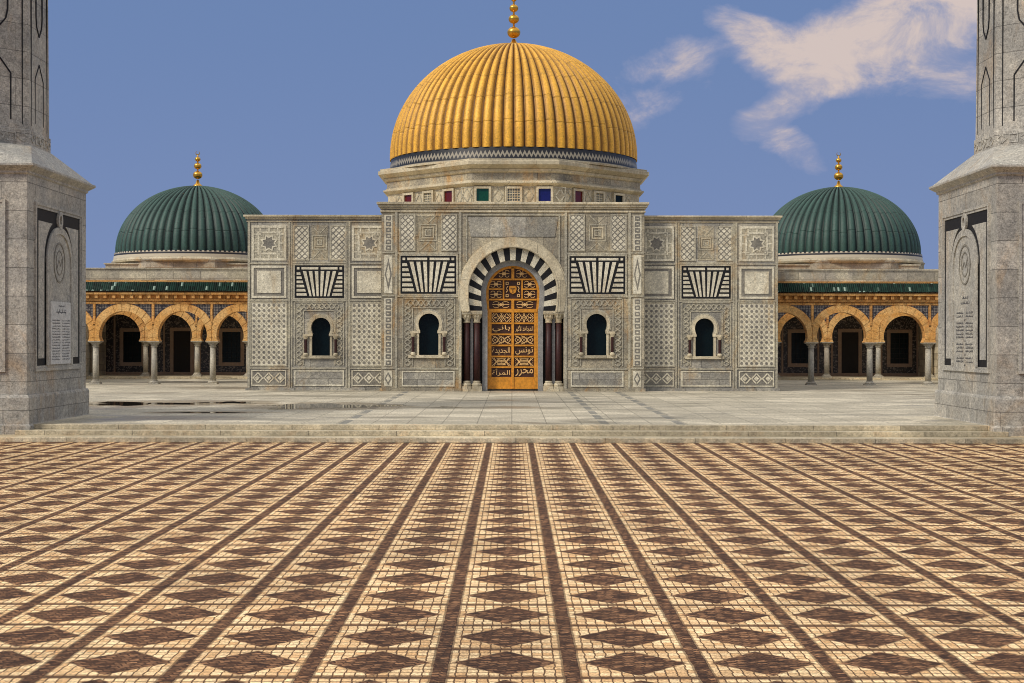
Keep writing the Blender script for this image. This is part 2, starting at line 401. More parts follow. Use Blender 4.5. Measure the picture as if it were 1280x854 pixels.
def thing(name, label, cat, loc, group=None):
    o = bpy.data.objects.new(name, None); C.objects.link(o); o.location = loc
    o['label'] = label; o['category'] = cat
    if group: o['group'] = group
    return o
def tag(o, label, cat, group=None):
    o['label'] = label; o['category'] = cat
    if group: o['group'] = group
    return o
def struct(o): o['kind'] = 'structure'; return o

def octo(cx, cy, h, r, d=0.0):
    h2, r2 = h + 0.4142 * d, r + d
    return [(cx - h2, cy - r2), (cx + h2, cy - r2), (cx + r2, cy - h2), (cx + r2, cy + h2), (cx + h2, cy + r2), (cx - h2, cy + r2), (cx - r2, cy + h2), (cx - r2, cy - h2)]
def loft(mb, loops, m=None):                     # loops: list of (points, z), same count
    if m is not None: mb.cur = m
    n = len(loops[0][0]); vs = []; fs = []
    for pts, z in loops: vs += [(p[0], p[1], z) for p in pts]
    for k in range(len(loops) - 1):
        for i in range(n):
            j = (i + 1) % n; fs.append((k * n + i, k * n + j, (k + 1) * n + j, (k + 1) * n + i))
    fs.append(tuple(range(n))[::-1]); fs.append(tuple(range((len(loops) - 1) * n, len(loops) * n)))
    mb.add(vs, fs)

def horseshoe(cu, cv, r, drop, neck, n=28, kr=None):
    """open curve: left spring -> apex -> right spring"""
    th = math.acos(max(-1, min(1, neck / r))); pts = []
    k = max(3, n // 6)
    for i in range(k): 
        a = th * (1 - i / k); pts.append((cu - r * math.cos(a), cv - drop * math.sin(a) / math.sin(th)))
    for i in range(n + 1):
        a = PI - PI * i / n; pts.append((cu + r * math.cos(a), cv + (kr or r) * math.sin(a)))
    for i in range(1, k + 1):
        a = th * i / k; pts.append((cu + r * math.cos(a), cv - drop * math.sin(a) / math.sin(th)))
    return pts

def dome(name, mat, cx, cy, z0, rr, hh, ribs, depth, parent, seg=8, rows=44):
    n = ribs * seg; vs = []; fs = []; uvd = []
    arc = 0; last = None
    for k in range(rows + 1):
        a = (PI / 2) * k / rows
        r = rr * math.cos(a) * (1 + 0.012 * math.sin(2 * a)); z = hh * math.sin(a)
        if last: arc += math.hypot(r - last[0], z - last[1])
        last = (r, z)
        if k == rows: r = 0.02
        dd = depth * min(1.0, r / (rr * 0.35))
        for i in range(n):
            f = (i % seg) / seg
            g = 1 - math.sqrt(max(0.0, 1 - (2 * f - 1) ** 2)) if f else 1.0
            q = r - dd * g; t = 2 * PI * i / n
            vs.append((cx + q * math.cos(t), cy + q * math.sin(t), z0 + z - dd * g * math.sin(a) * 0.8))
            uvd.append((i / seg, arc))
    for k in range(rows):
        for i in range(n):
            j = (i + 1) % n; fs.append((k * n + i, k * n + j, (k + 1) * n + j, (k + 1) * n + i))
    mb = MB(); mb.add(vs, fs)
    def uvf(p, vi):
        u, v = uvd[vi]
        if u == 0 and max(uvd[q][0] for q in p.vertices) > ribs / 2: u = ribs
        return (u, v)
    return mb.build(name, mat, parent, smooth=True, uv=uvf, fix=False)

def band(name, mat, cx, cy, z0, z1, r, count, parent, r1=None, flare=0.0):
    n = 160; vs = []; uvd = []; fs = []
    for k, (z, q) in enumerate(((z0, r + flare), (z1, r1 or r))):
        for i in range(n + 1):
            a = 2 * PI * i / n; vs.append((cx + q * math.cos(a), cy + q * math.sin(a), z)); uvd.append((count * i / n, k))
    for i in range(n): fs.append((i, i + 1, n + 2 + i, n + 1 + i))
    mb = MB(); mb.add(vs, fs)
    return mb.build(name, mat, parent, smooth=True, uv=lambda p, vi: uvd[vi], fix=False)

def finial(parent, cx, cy, zs, balls, top, rc=0.22):
    """zs: foot height, balls: (z, r)"""
    mb = MB(); prof = [(rc * 1.9, zs - 0.05), (rc * 1.7, zs + 0.05), (rc * 0.8, zs + 0.16), (rc * 0.35, balls[0][0] - balls[0][1])]
    mb.lathe(prof, cx, cy, 20)
    f = mb.build('finial', 'finial', parent, smooth=True)
    for i, (z, r) in enumerate(balls):
        b = MB(); b.lathe([(max(0.02, r * math.cos(a)), z + r * 0.86 * math.sin(a)) for a in [(-PI / 2 + PI * k / 12) for k in range(13)]], cx, cy, 20)
        b.build('gold_ball', 'finial', f, smooth=True)
    rd = MB(); rd.lathe([(0.045, balls[0][0]), (0.045, top - 0.1), (0.02, top)], cx, cy, 10)
    # small crescent at the tip
    cr = MB(frame(cx, cy, top + 0.1)); a = []; bb = []
    for k in range(17):
        t = PI * 0.62 + (2 * PI - 0.9) * k / 16
        a.append((0.13 * math.cos(t), 0.13 * math.sin(t))); bb.append((0.10 * math.cos(t), 0.025 + 0.095 * math.sin(t)))
    cr.ring(a, bb, -0.02, 0.02); cr.build('crescent', 'finial', f)
    rd.build('rod', 'finial', f, smooth=True)

def column(parent, cx, cy, z0, z1, r, mat, capmat, base_h, cap_h, name='column', capw=2.1):
    mb = MB(); mb.lathe([(r, z0 + base_h), (r * 1.03, z0 + (z1 - z0) * 0.4), (r * 0.92, z1 - cap_h)], cx, cy, 20)
    c = mb.build(name, mat, parent, smooth=True)
    b = MB(); w = r * 1.75
    b.box(cx - w, cx + w, cy - w, cy + w, z0, z0 + base_h * 0.35)
    b.lathe([(r * 1.6, z0 + base_h * 0.35), (r * 1.68, z0 + base_h * 0.55), (r * 1.4, z0 + base_h * 0.72), (r * 1.15, z0 + base_h * 0.8), (r * 1.25, z0 + base_h * 0.9), (r * 1.0, z0 + base_h * 1.02)], cx, cy, 20)
    b.build('base', capmat, c)
    k = MB(); zc = z1 - cap_h; W = r * capw
    k.lathe([(r * 0.95, zc - 0.01), (r * 1.2, zc + cap_h * 0.04), (r * 1.2, zc + cap_h * 0.10), (r * 1.0, zc + cap_h * 0.13), (r * 1.15, zc + cap_h * 0.42), (r * 1.5, zc + cap_h * 0.72)], cx, cy, 20)
    for i in range(8):                              # leaf volutes
        a = 2 * PI * i / 8 + PI / 8
        k.lathe([(0.01, zc + cap_h * 0.42), (r * 0.32, zc + cap_h * 0.58), (r * 0.3, zc + cap_h * 0.78), (0.01, zc + cap_h * 0.84)], cx + r * 1.35 * math.cos(a), cy + r * 1.35 * math.sin(a), 6)
    lo = [(cx - W * 0.72, cy - W * 0.72), (cx + W * 0.72, cy - W * 0.72), (cx + W * 0.72, cy + W * 0.72), (cx - W * 0.72, cy + W * 0.72)]
    hi = [(cx - W, cy - W), (cx + W, cy - W), (cx + W, cy + W), (cx - W, cy + W)]
    loft(k, [(lo, zc + cap_h * 0.72), (hi, zc + cap_h * 0.86), (hi, z1)])
    k.build('capital', capmat, c)
    return c

# ------------------------------------------------------------------ ornament panels (frame coordinates)
def p_lattice(F, par, u0, u1, v0, v1):
    mb = MB(F); mb.box(u0, u1, v0, v1, -0.02, 0.02, 0)
    mb.frame_rect(u0 - 0.06, u1 + 0.06, v0 - 0.06, v1 + 0.06, 0.06, -0.02, 0.035, 1)
    st = (u1 - u0) / 2.4
    def clip(k, sgn):                                # line v = k + sgn*u
        pts = []
        a, b = (u0, k + sgn * u0), (u1, k + sgn * u1)
        t0, t1 = 0.0, 1.0; dv = b[1] - a[1]
        for lim, side in ((v0, 1), (v1, -1)):
            da, db = side * (a[1] - lim), side * (b[1] - lim)
            if da < 0 and db < 0: return None
            if da < 0: t0 = max(t0, da / (da - db))
            elif db < 0: t1 = min(t1, da / (da - db))
        if t1 - t0 < 0.05: return None
        return ((a[0] + (b[0] - a[0]) * t0, a[1] + dv * t0), (a[0] + (b[0] - a[0]) * t1, a[1] + dv * t1))
    for sgn in (1, -1):
        k = v0 - 6
        base = v0 - sgn * u0
        for i in range(-12, 24):
            c = clip(base + (i + 0.5) * st * 1.05, sgn)
            if c: mb.bar(c[0], c[1], 0.035, 0.018, 0.026 if sgn > 0 else 0.028, 2)
    nv = int((v1 - v0) / (st * 0.525))
    return mb.build('lattice_panel', ['white', 'relief', 'greyinlay'], par)

def star_pts(cu, cv, r, r2, n=8, a0=0):
    return [(cu + (r if i % 2 == 0 else r2) * math.cos(a0 + PI * i / n), cv + (r if i % 2 == 0 else r2) * math.sin(a0 + PI * i / n)) for i in range(2 * n)]

def p_star(F, par, u0, u1, v0, v1):
    mb = MB(F); cu, cv = (u0 + u1) / 2, (v0 + v1) / 2; a = (u1 - u0) / 2; b = (v1 - v0) / 2; s = min(a, b)
    mb.box(u0, u1, v0, v1, -0.02, 0.015, 1)
    mb.frame_rect(u0, u1, v0, v1, 0.10, 0.01, 0.035, 0)
    # dashes of the outer ring are the grey gaps between white pieces
    def ringrect(k, th, w): mb.frame_rect(cu - a * k, cu + a * k, cv - b * k, cv + b * k, th, 0.01, w, 0)
    ringrect(0.66, 0.085, 0.028)
    for q in (-1, 1):
        for i in (-1, 0, 1):
            mb.box(cu + i * a * 0.5 - 0.03, cu + i * a * 0.5 + 0.03, cv + q * b * 0.76 - 0.07, cv + q * b * 0.76 + 0.07, 0.01, 0.024, 0)
            mb.box(cu + q * a * 0.76 - 0.07, cu + q * a * 0.76 + 0.07, cv + i * b * 0.5 - 0.03, cv + i * b * 0.5 + 0.03, 0.01, 0.0245, 0)
        for p in (-1, 1):
            mb.box(cu + q * a * 0.5 - 0.07, cu + q * a * 0.5 + 0.07, cv + p * b * 0.5 - 0.07, cv + p * b * 0.5 + 0.07, 0.016, 0.031, 1)
            mb.box(cu + q * a * 0.5 - 0.035, cu + q * a * 0.5 + 0.035, cv + p * b * 0.5 - 0.035, cv + p * b * 0.5 + 0.035, 0.016, 0.037, 0)
    o = star_pts(cu, cv, s * 0.52, s * 0.36, 8, PI / 8); i_ = star_pts(cu, cv, s * 0.40, s * 0.26, 8, PI / 8)
    mb.ring(o + [o[0]], i_ + [i_[0]], 0.01, 0.033, 0)
    mb.poly(i_, 0.01, 0.022, 2)
    return mb.build('star_panel', ['white', 'relief', 'greyinlay'], par)

def p_square(F, par, u0, u1, v0, v1, inner='relief'):
    mb = MB(F); mb.box(u0, u1, v0, v1, -0.02, 0.012, 1)
    mb.frame_rect(u0, u1, v0, v1, 0.09, 0.01, 0.035, 0)
    mb.box(u0 + 0.27, u1 - 0.27, v0 + 0.25, v1 - 0.25, 0.01, 0.028, 2)
    mb.frame_rect(u0 + 0.23, u1 - 0.23, v0 + 0.21, v1 - 0.21, 0.045, 0.01, 0.034, 0)
    return mb.build('framed_panel', ['white', 'greyinlay', 'white'], par)

def p_checker(F, par, u0, u1, v0, v1, nu, nv):
    mb = MB(F); mb.box(u0, u1, v0, v1, -0.02, 0.012, 0); du = (u1 - u0) / nu; dv = (v1 - v0) / nv
    for j in range(nv):
        for i in range(nu):
            c = (u0 + (i + 0.5) * du, v0 + (j + 0.5) * dv); r = 0.30
            mb.quad([(c[0] + du * r * math.cos(k * PI / 4), c[1] + dv * r * math.sin(k * PI / 4)) for k in range(8)], 0.01, 0.02, 1)
            if i < nu - 1 and j < nv - 1:
                e = (c[0] + du / 2, c[1] + dv / 2)
                mb.quad([(e[0] - du * 0.28, e[1]), (e[0], e[1] - dv * 0.28), (e[0] + du * 0.28, e[1]), (e[0], e[1] + dv * 0.28)], 0.01, 0.02, 2)
    mb.frame_rect(u0 - 0.05, u1 + 0.05, v0 - 0.05, v1 + 0.05, 0.05, -0.02, 0.035, 3)
    return mb.build('checker_panel', ['white', 'greyinlay', 'relief', 'relief'], par)

def p_zigzag(F, par, u0, u1, v0, v1):
    mb = MB(F); mb.box(u0, u1, v0, v1, -0.02, 0.012, 1); mb.frame_rect(u0, u1, v0, v1, 0.045, 0.01, 0.034, 0)
    n = 3; du = (u1 - u0) / n; m = (v0 + v1) / 2; a = (v1 - v0) * 0.36
    for off, ph in ((0.10, 1), (-0.10, -1)):
        pts = [(u0 + 0.05 + (u1 - u0 - 0.1) * k / (2 * n), m + ph * a * (0.9 if k % 2 else -0.1)) for k in range(2 * n + 1)]
        mb.path(pts, 0.05, 0.01, 0.026 + 0.002 * ph, 0)
    for k in range(n):
        c = u0 + du * (k + 0.5)
        mb.quad([(c - 0.11, m), (c, m - 0.11), (c + 0.11, m), (c, m + 0.11)], 0.01, 0.03, 0)
    return mb.build('zigzag_panel', ['white', 'greyinlay'], par)

def p_slab(F, par, u0, u1, v0, v1):
    mb = MB(F); mb.box(u0, u1, v0, v1, -0.02, 0.012, 1); mb.frame_rect(u0, u1, v0, v1, 0.055, 0.01, 0.034, 0)
    return mb.build('plinth_panel', ['white', 'facade_wing'], par)

def p_sunburst(F, par, u0, u1, v0, v1):
    mb = MB(F); mb.box(u0, u1, v0, v1, -0.02, 0.03, 1); W = u1 - u0; H = v1 - v0; cu = (u0 + u1) / 2
    mb.frame_rect(u0 - 0.07, u1 + 0.07, v0 - 0.07, v1 + 0.07, 0.07, -0.02, 0.045, 2)
    g = 0.075; a0, a1 = 0.024, 0.04
    t0, t1 = v1 - g - 0.10, v1 - g
    for q in (-1, 1):
        mb.box(min(cu + q * 0.05, cu + q * (W / 2 - 0.28)), max(cu + q * 0.05, cu + q * (W / 2 - 0.28)), t0, t1, a0, a1, 0)
        mb.box(cu + q * (W / 2 - 0.14) - 0.055, cu + q * (W / 2 - 0.14) + 0.055, t0, t1, a0, a1, 0)
    b0 = v0 + g; b1 = t0 - g * 0.9
    top, bot = W * 0.365, W * 0.215
    n = 6 if W > 2.2 else 6
    for i in range(n):
        f0 = -1 + 2 * (i + 0.0) / n + 0.07; f1 = -1 + 2 * (i + 1) / n - 0.07
        mb.quad([(cu + f0 * bot, b0), (cu + f1 * bot, b0), (cu + f1 * top, b1), (cu + f0 * top, b1)], a0, a1, 0)
    rows = 6; dv = (b1 - b0) / rows
    for q in (-1, 1):
        for j in range(rows):
            y0 = b0 + j * dv + dv * 0.12; y1 = b0 + (j + 1) * dv - dv * 0.28
            f = lambda y: cu + q * (bot + (top - bot) * (y - b0) / (b1 - b0) + 0.07)
            e = cu + q * (W / 2 - g)
            pts = [(e, y0), (f(y0), y0), (f(y1), y1), (e, y1)]
            mb.quad(pts if q < 0 else pts[::-1], a0, a1, 0)
    return mb.build('striped_panel', ['white', 'black', 'relief'], par)

def p_braid(F, par, u0, u1, v0, v1, band_w):
    """rectangular guilloche band on the wall, open at the bottom"""
    mb = MB(F); mb.cur = 0
    mb.path([(u0, v0), (u0, v1), (u1, v1), (u1, v0)], 0.045, -0.01, 0.03)
    i0, i1, iv = u0 + band_w, u1 - band_w, v1 - band_w
    mb.path([(i0, v0), (i0, iv), (i1, iv), (i1, v0)], 0.045, -0.01, 0.031)
    path = [(u0 + band_w / 2, v0), (u0 + band_w / 2, v1 - band_w / 2), (u1 - band_w / 2, v1 - band_w / 2), (u1 - band_w / 2, v0)]
    for ph in (0, PI):
        for k in range(3):
            p, q = Vector(path[k]), Vector(path[k + 1]); d = q - p; L = d.length; d /= L; nrm = Vector((-d.y, d.x))
            N = max(8, int(L / 0.055)); cyc = max(1, round(L / 0.42))
            pts = [tuple(p + d * L * i / N + nrm * (band_w * 0.30) * math.sin(ph + 2 * PI * cyc * i / N)) for i in range(N + 1)]
            mb.path(pts, 0.05, -0.01, 0.028 + (0.003 if ph else 0), 1)
    return mb.build('braided_border', ['relief', 'relief'], par)

def p_squares_strip(F, par, u0, u1, v0, v1, n):
    mb = MB(F); mb.box(u0, u1, v0, v1, -0.02, 0.018, 0); c = (u0 + u1) / 2; a = (u1 - u0) * 0.31; dv = (v1 - v0) / n
    for i in range(n):
        m_ = v0 + dv * (i + 0.5)
        mb.frame_rect(c - a, c + a, m_ - min(a, dv * 0.36), m_ + min(a, dv * 0.36), a * 0.5, 0.01, 0.028, 1)
    return mb.build('square_chain_strip', ['white', 'greyinlay'], par)

def p_lozenge(F, par, u0, u1, v0, v1):
    mb = MB(F); mb.box(u0, u1, v0, v1, -0.02, 0.018, 0); c = (u0 + u1) / 2; a = (u1 - u0) * 0.42; m_ = (v0 + v1) / 2; b = (v1 - v0) * 0.42
    mb.quad([(c - a, m_), (c, m_ - b), (c + a, m_), (c, m_ + b)], 0.01, 0.026, 1)
    mb.quad([(c - a * .6, m_), (c, m_ - b * .6), (c + a * .6, m_), (c, m_ + b * .6)], 0.01, 0.032, 0)
    return mb.build('lozenge_panel', ['white', 'greyinlay'], par)

def p_concentric(F, par, u0, u1, v0, v1):
    mb = MB(F); m_ = (v0 + v1) / 2; a = (u1 - u0) / 2; c = (u0 + u1) / 2
    mb.box(u0, u1, v0, v1, -0.02, 0.012, 0)
    for k, w in ((0.92, 0.03), (0.62, 0.036), (0.34, 0.03)):
        mb.frame_rect(c - a * k, c + a * k, m_ - a * k, m_ + a * k, 0.045, 0.0, w, 1 if k != 0.62 else 2)
    for q in (-1, 1):
        for k in (-1, 1):
            mb.bar((c + k * a * 0.85, m_ + q * (v1 - v0) * 0.47), (c, m_ + q * (a * 1.05)), 0.04, 0.0, 0.026, 1)
    return mb.build('concentric_panel', ['facade', 'relief', 'trim'], par)

def window(F, par, cu, cv, r, neck, vs, vb, depth=0.26, sc=1.0):
    """horseshoe window: glass > frame, columns. vs springing, vb sill"""
    g = MB(F); hs = horseshoe(cu, cv, r, cv - vs, neck)
    jb = r * 0.96
    loop = [(cu - jb, vb)] + [(cu - jb, vs)] + hs + [(cu + jb, vs), (cu + jb, vb)]
    big = [(cu - r - 0.04, vb - 0.04), (cu + r + 0.04, vb - 0.04), (cu + r + 0.04, cv + r + 0.04), (cu - r - 0.04, cv + r + 0.04)]
    g.quad(big, -depth - 0.02, -depth)
    gl = g.build('window', 'glass', par)
    f = MB(F); f.cur = 0
    o = horseshoe(cu, cv, r + 0.13, cv - vs, neck + 0.13)
    f.ring(o, hs, -0.05, 0.05)
    o2 = horseshoe(cu, cv, r + 0.19, cv - vs, neck + 0.19)
    f.ring(o2, o, -0.02, 0.03, 1)
    for q in (-1, 1):
        a, b = cu + q * (neck), cu + q * (r + 0.34)
        f.box(min(a, b), max(a, b), vs - 0.09, vs, -0.05, 0.07, 0)
        f.box(cu + q * (r + 0.02) - 0.045, cu + q * (r + 0.02) + 0.045, vb, vs - 0.09, -0.05, 0.04, 0)
    f.box(cu - r - 0.42, cu + r + 0.42, vb - 0.12, vb, -0.02, 0.09, 0)
    f.build('frame', ['trim', 'relief'], gl)
    for q in (-1, 1):
        cc = cu + q * (r + 0.22)
        P = F @ Vector((cc, 0, 0.07))
        z0 = F.translation.z + vb; z1 = F.translation.z + vs - 0.09
        sh = MB(); hgt = z1 - z0
        sh.lathe([(0.055, z0 + hgt * 0.14), (0.055, z1 - hgt * 0.16)], P.x, P.y, 12, 0)
        sh.lathe([(0.10, z0), (0.105, z0 + hgt * 0.08), (0.06, z0 + hgt * 0.14)], P.x, P.y, 12, 1)
        sh.lathe([(0.06, z1 - hgt * 0.16), (0.10, z1 - hgt * 0.05), (0.115, z1)], P.x, P.y, 12, 1)
        sh.build('colonnette', ['maroon', 'trim'], gl)
    return loop

# ================================================================== SETTING
def sheet(name, x0, x1, y0, y1, z, mat):
    mb = MB(); mb.add([(x0, y0, z), (x1, y0, z), (x1, y1, z), (x0, y1, z)], [(0, 1, 2, 3)])
    return struct(mb.build(name, mat))
sheet('ground', -1500, 1500, -400, 2600, -0.004, 'groundm')
sheet('paving', -60, 60, -12, 37.2, 0.0, 'paving')
def slabbox(name, x0, x1, y0, y1, z0, z1, mat):
    mb = MB(); mb.box(x0, x1, y0, y1, z0, z1)
    return struct(mb.build(name, mat, bevel=0.012))
slabbox('step', -48, 48, 36.2, 110, -0.02, 0.12, 'step')
slabbox('step', -12.42, 12.42, 36.98, 42.4, 0.118, 0.24, 'step')
mb = MB(); mb.box(-12.14, 12.14, 37.5, 42.5, 0.238, TZ); mb.box(-46, 46, 42.5, 109, 0.118, TZ)
tr = struct(mb.build('terrace', 'terrace'))
mb = MB(); mb.box(-12.13, 12.13, 37.46, 37.86, 0.24, TZ + 0.004); struct(mb.build('terrace_edge', 'step', bevel=0.012))

# ================================================================== MAUSOLEUM
FX, FY = 0.03, 61.7
WY = 62.5
TV = TZ - E                                           # terrace level in wall coordinates
maus = thing('mausoleum', 'grey marble mausoleum with golden ribbed dome and carved golden door', 'mausoleum', (FX, FY, TZ))
FC = frame(FX, FY, E)

# --- central facade plate with portal and two window openings
hsP = horseshoe(0, 1.97, 1.84, 0.82, 1.77, 40)
portal = [(-2.12, TV - 0.02), (-2.12, 1.15)] + hsP + [(2.12, 1.15), (2.12, TV - 0.02)]
def win_loop(cu, cv, r, neck, vs, vb):
    jb = r * 0.96
    return [(cu - jb, vb), (cu - jb, vs)] + horseshoe(cu, cv, r, cv - vs, neck) + [(cu + jb, vs), (cu + jb, vb)]
mb = MB(FC)
# outer loop has the portal cut out from below
outer = [(-5.48, TV - 0.02)] + portal + [(5.48, TV - 0.02), (5.48, 5.52), (-5.48, 5.52)]
mb.plate([outer, win_loop(-3.5, 0.63, 0.43, 0.36, 0.33, -0.67)[::-1], win_loop(3.5, 0.63, 0.43, 0.36, 0.33, -0.67)[::-1]], -0.9, 0.0, 0)
mb.box(-5.48, 5.48, TV - 0.02, 5.5, -18, -0.902, 0)
wall_c = mb.build('wall', 'facade', maus)
# cornice, plinth and raised frame bands
mb = MB(FC)
for v0, v1, d in ((5.28, 5.36, 0.05), (5.42, 5.50, 0.07), (5.50, 5.60, 0.13), (5.60, 5.70, 0.19)):
    mb.box(-5.48 - d, 5.48 + d, v0, v1, -18 - d, d)
mb.build('cornice', 'trim', maus, bevel=0.015)
for q in (-1, 1):
    mb = MB(FC); a, b = sorted((q * 2.13, q * 5.54)); mb.box(a, b, TV - 0.02, -2.05, -0.05, 0.07)
    mb.build('plinth', 'facade', maus)
mb = MB(FC)
for q in (-1, 1):
    for u in (4.86, 2.20): mb.box(q * u - 0.05, q * u + 0.05, -2.05, 5.28, -0.01, 0.035 if u > 3 else 0.045)
    a, b = sorted((q * 4.80, q * 2.26))
    for v in (3.57, 1.78, -1.24): mb.box(a, b, v - 0.035, v + 0.035, -0.01, 0.036)
    a, b = sorted((q * 4.92, q * 5.45))
    for v in (3.6, 1.8, -1.22): mb.box(a, b, v - 0.03, v + 0.03, -0.01, 0.03)
mb.box(-1.95, 1.95, 5.15, 5.20, -0.01, 0.04)
for q in (-1, 1): mb.box(q * 1.93 - 0.03, q * 1.93 + 0.03, 3.2, 5.15, -0.01, 0.038)
mb.build('moulding', 'relief', maus)
mb = MB(FC)   # great veined slab over the arch
mb.plate([[(-1.75, 4.25), (1.75, 4.25), (1.88, 5.08), (-1.88, 5.08)]], -0.01, 0.02, 0)
mb.build('veined_slab', 'facade_wing', maus)
for q in (-1, 1):
    Fm = frame(FX, FY, E, 0, q)
    p_lattice(Fm, maus, 4.12, 4.68, 3.72, 5.16)
    p_lattice(Fm, maus, 2.38, 2.94, 3.72, 5.16)
    p_concentric(Fm, maus, 3.14, 3.92, 3.66, 5.2)
    p_sunburst(Fm, maus, 2.36, 4.68, 1.88, 3.46)
    p_braid(Fm, maus, 2.42, 4.58, -1.12, 1.70, 0.40)
    p_slab(Fm, maus, 2.42, 4.62, -1.98, -1.33)
    p_squares_strip(Fm, maus, 5.02, 5.36, 3.68, 5.16, 6)
    p_lozenge(Fm, maus, 5.02, 5.36, 1.9, 3.5)
    p_squares_strip(Fm, maus, 5.02, 5.36, -1.12, 1.70, 11)
    p_lozenge(Fm, maus, 5.02, 5.36, -1.98, -1.32)
    window(Fm, maus, 3.5, 0.63, 0.43, 0.36, 0.33, -0.67)

# --- portal: archivolt, voussoirs, reveal, columns, door
mb = MB(FC)
mb.ring(horseshoe(0, 1.97, 2.22, 0.82, 2.12, 40), horseshoe(0, 1.97, 1.84, 0.82, 1.77, 40), -0.3, 0.06, 0)
mb.ring(horseshoe(0, 1.97, 2.28, 0.82, 2.18, 40), horseshoe(0, 1.97, 2.22, 0.82, 2.12, 40), -0.02, 0.03, 0)
mb.ring(horseshoe(0, 1.97, 1.91, 0.82, 1.84, 40), horseshoe(0, 1.97, 1.87, 0.82, 1.80, 40), 0.05, 0.085, 0)
mb.build('archivolt', 'trim', maus)
mb = MB(FC); nv = 27
o_, i_ = horseshoe(0, 1.97, 1.84, 0.82, 1.77, 108), horseshoe(0, 1.97, 1.33, 0.82, 1.27, 108)
# resample by arc length into equal wedges
def resample(pts, n):
    L = [0]
    for a, b in zip(pts, pts[1:]): L.append(L[-1] + math.hypot(b[0] - a[0], b[1] - a[1]))
    out = []; j = 0
    for k in range(n + 1):
        t = L[-1] * k / n
        while j < len(L) - 2 and L[j + 1] < t: j += 1
        f = (t - L[j]) / (L[j + 1] - L[j] + 1e-9)
        out.append((pts[j][0] + f * (pts[j + 1][0] - pts[j][0]), pts[j][1] + f * (pts[j + 1][1] - pts[j][1])))
    return out
o_, i_ = resample(o_, nv * 4), resample(i_, nv * 4)
for k in range(nv):
    mb.ring(o_[k * 4:k * 4 + 5], i_[k * 4:k * 4 + 5], -0.4, -0.10 if k % 2 else -0.105, 0 if k % 2 else 1)
mb.build('voussoirs', ['white', 'black'], maus)
mb = MB(FC)
a = horseshoe(0, 1.97, 1.33, 0.82, 1.27, 40); b = horseshoe(0, 1.96, 1.12, 0.80, 1.06, 40)
a = [(-1.27, TV)] + a + [(1.27, TV)]; b = [(-1.06, TV)] + b + [(1.06, TV)]
mb.ring(a, b, -0.85, -0.35, 0)
mb.build('reveal', 'greystone', maus)
for q in (-1, 1):
    mb = MB(FC)
    c0, c1 = sorted((q * 1.275, q * 2.12)); mb.box(c0, c1, TV, 1.15, -0.88, -0.52, 0)
    c0, c1 = sorted((q * 1.66, q * 1.77)); mb.box(c0, c1, TV, 1.15, -0.52, -0.28, 1)
    c0, c1 = sorted((q * 1.275, q * 2.12)); mb.box(c0, c1, 1.10, 1.18, -0.5, 0.02, 2)
    mb.box(c0, c1, TV, -2.09, -0.5, 0.03, 2)
    mb.build('niche', ['dark', 'greystone', 'trim'], maus)
for u in (-1.92, -1.50, 1.50, 1.92):
    column(maus, FX + u, FY + 0.22, E - 2.09, E + 1.10, 0.125, 'maroon', 'trim', 0.34, 0.42, 'portal_column', 1.75)

# --- the door
DW = -0.74
FD = frame(FX, FY - DW, E)
dl = [(-1.06, -2.10)] + horseshoe(0, 1.96, 1.12, 0.80, 1.06, 40) + [(1.06, -2.10)]
mb = MB(FD); mb.plate([dl], -0.06, 0.0, 0); door = mb.build('door', 'doorback', maus)
def yv(y): return (424.5 - y) / 30.0
mb = MB(FD)
rim_o = horseshoe(0, 1.96, 1.12, 0.80, 1.06, 40); rim_i = horseshoe(0, 1.96, 1.02, 0.76, 0.98, 40)
mb.ring([(-1.06, -2.10)] + rim_o + [(1.06, -2.10)], [(-0.97, -2.10)] + rim_i + [(0.97, -2.10)], 0.0, 0.07, 0)
def hb(v, t=0.05, u=0.97, w=0.06): mb.box(-u, u, v - t, v + t, 0.0, w, 0)
tops = [yv(q) for q in (349.0, 361.3, 374.5, 388.5)]
hb(tops[0] , 0.035, 0.92); 
for q in (-1, 1):
    c0, c1 = sorted((q * 0.37, q * 1.0)); mb.box(c0, c1, tops[1] - 0.03, tops[1] + 0.03, 0, 0.06, 0)
    mb.box(q * 0.39 - 0.03, q * 0.39 + 0.03, tops[2], tops[0], 0, 0.065, 0)
hb(tops[2], 0.035, 1.0); hb(tops[3], 0.075, 1.03, 0.09)
mb.box(-0.06, 0.06, tops[0], 3.02, 0, 0.07, 0); mb.box(-0.06, 0.06, tops[3], tops[2], 0, 0.07, 0)
rows_y = [391.5, 404.5, 418.5, 432.5, 446.5, 460.0, 474.0]     # bars between the rectangular rows
for y in rows_y[1:-1]: hb(yv(y), 0.034)
mb.box(-0.97, 0.97, -2.10, yv(472.5), 0, 0.05, 0)
for q in (-1, 0, 1): mb.box(q * 0.95 - 0.055, q * 0.95 + 0.055, -2.08, tops[3], 0, 0.075, 0)
mb.box(-0.045, 0.045, -2.08, tops[3], 0.07, 0.095, 0)
mb.build('gilded_frame', 'gold', door)
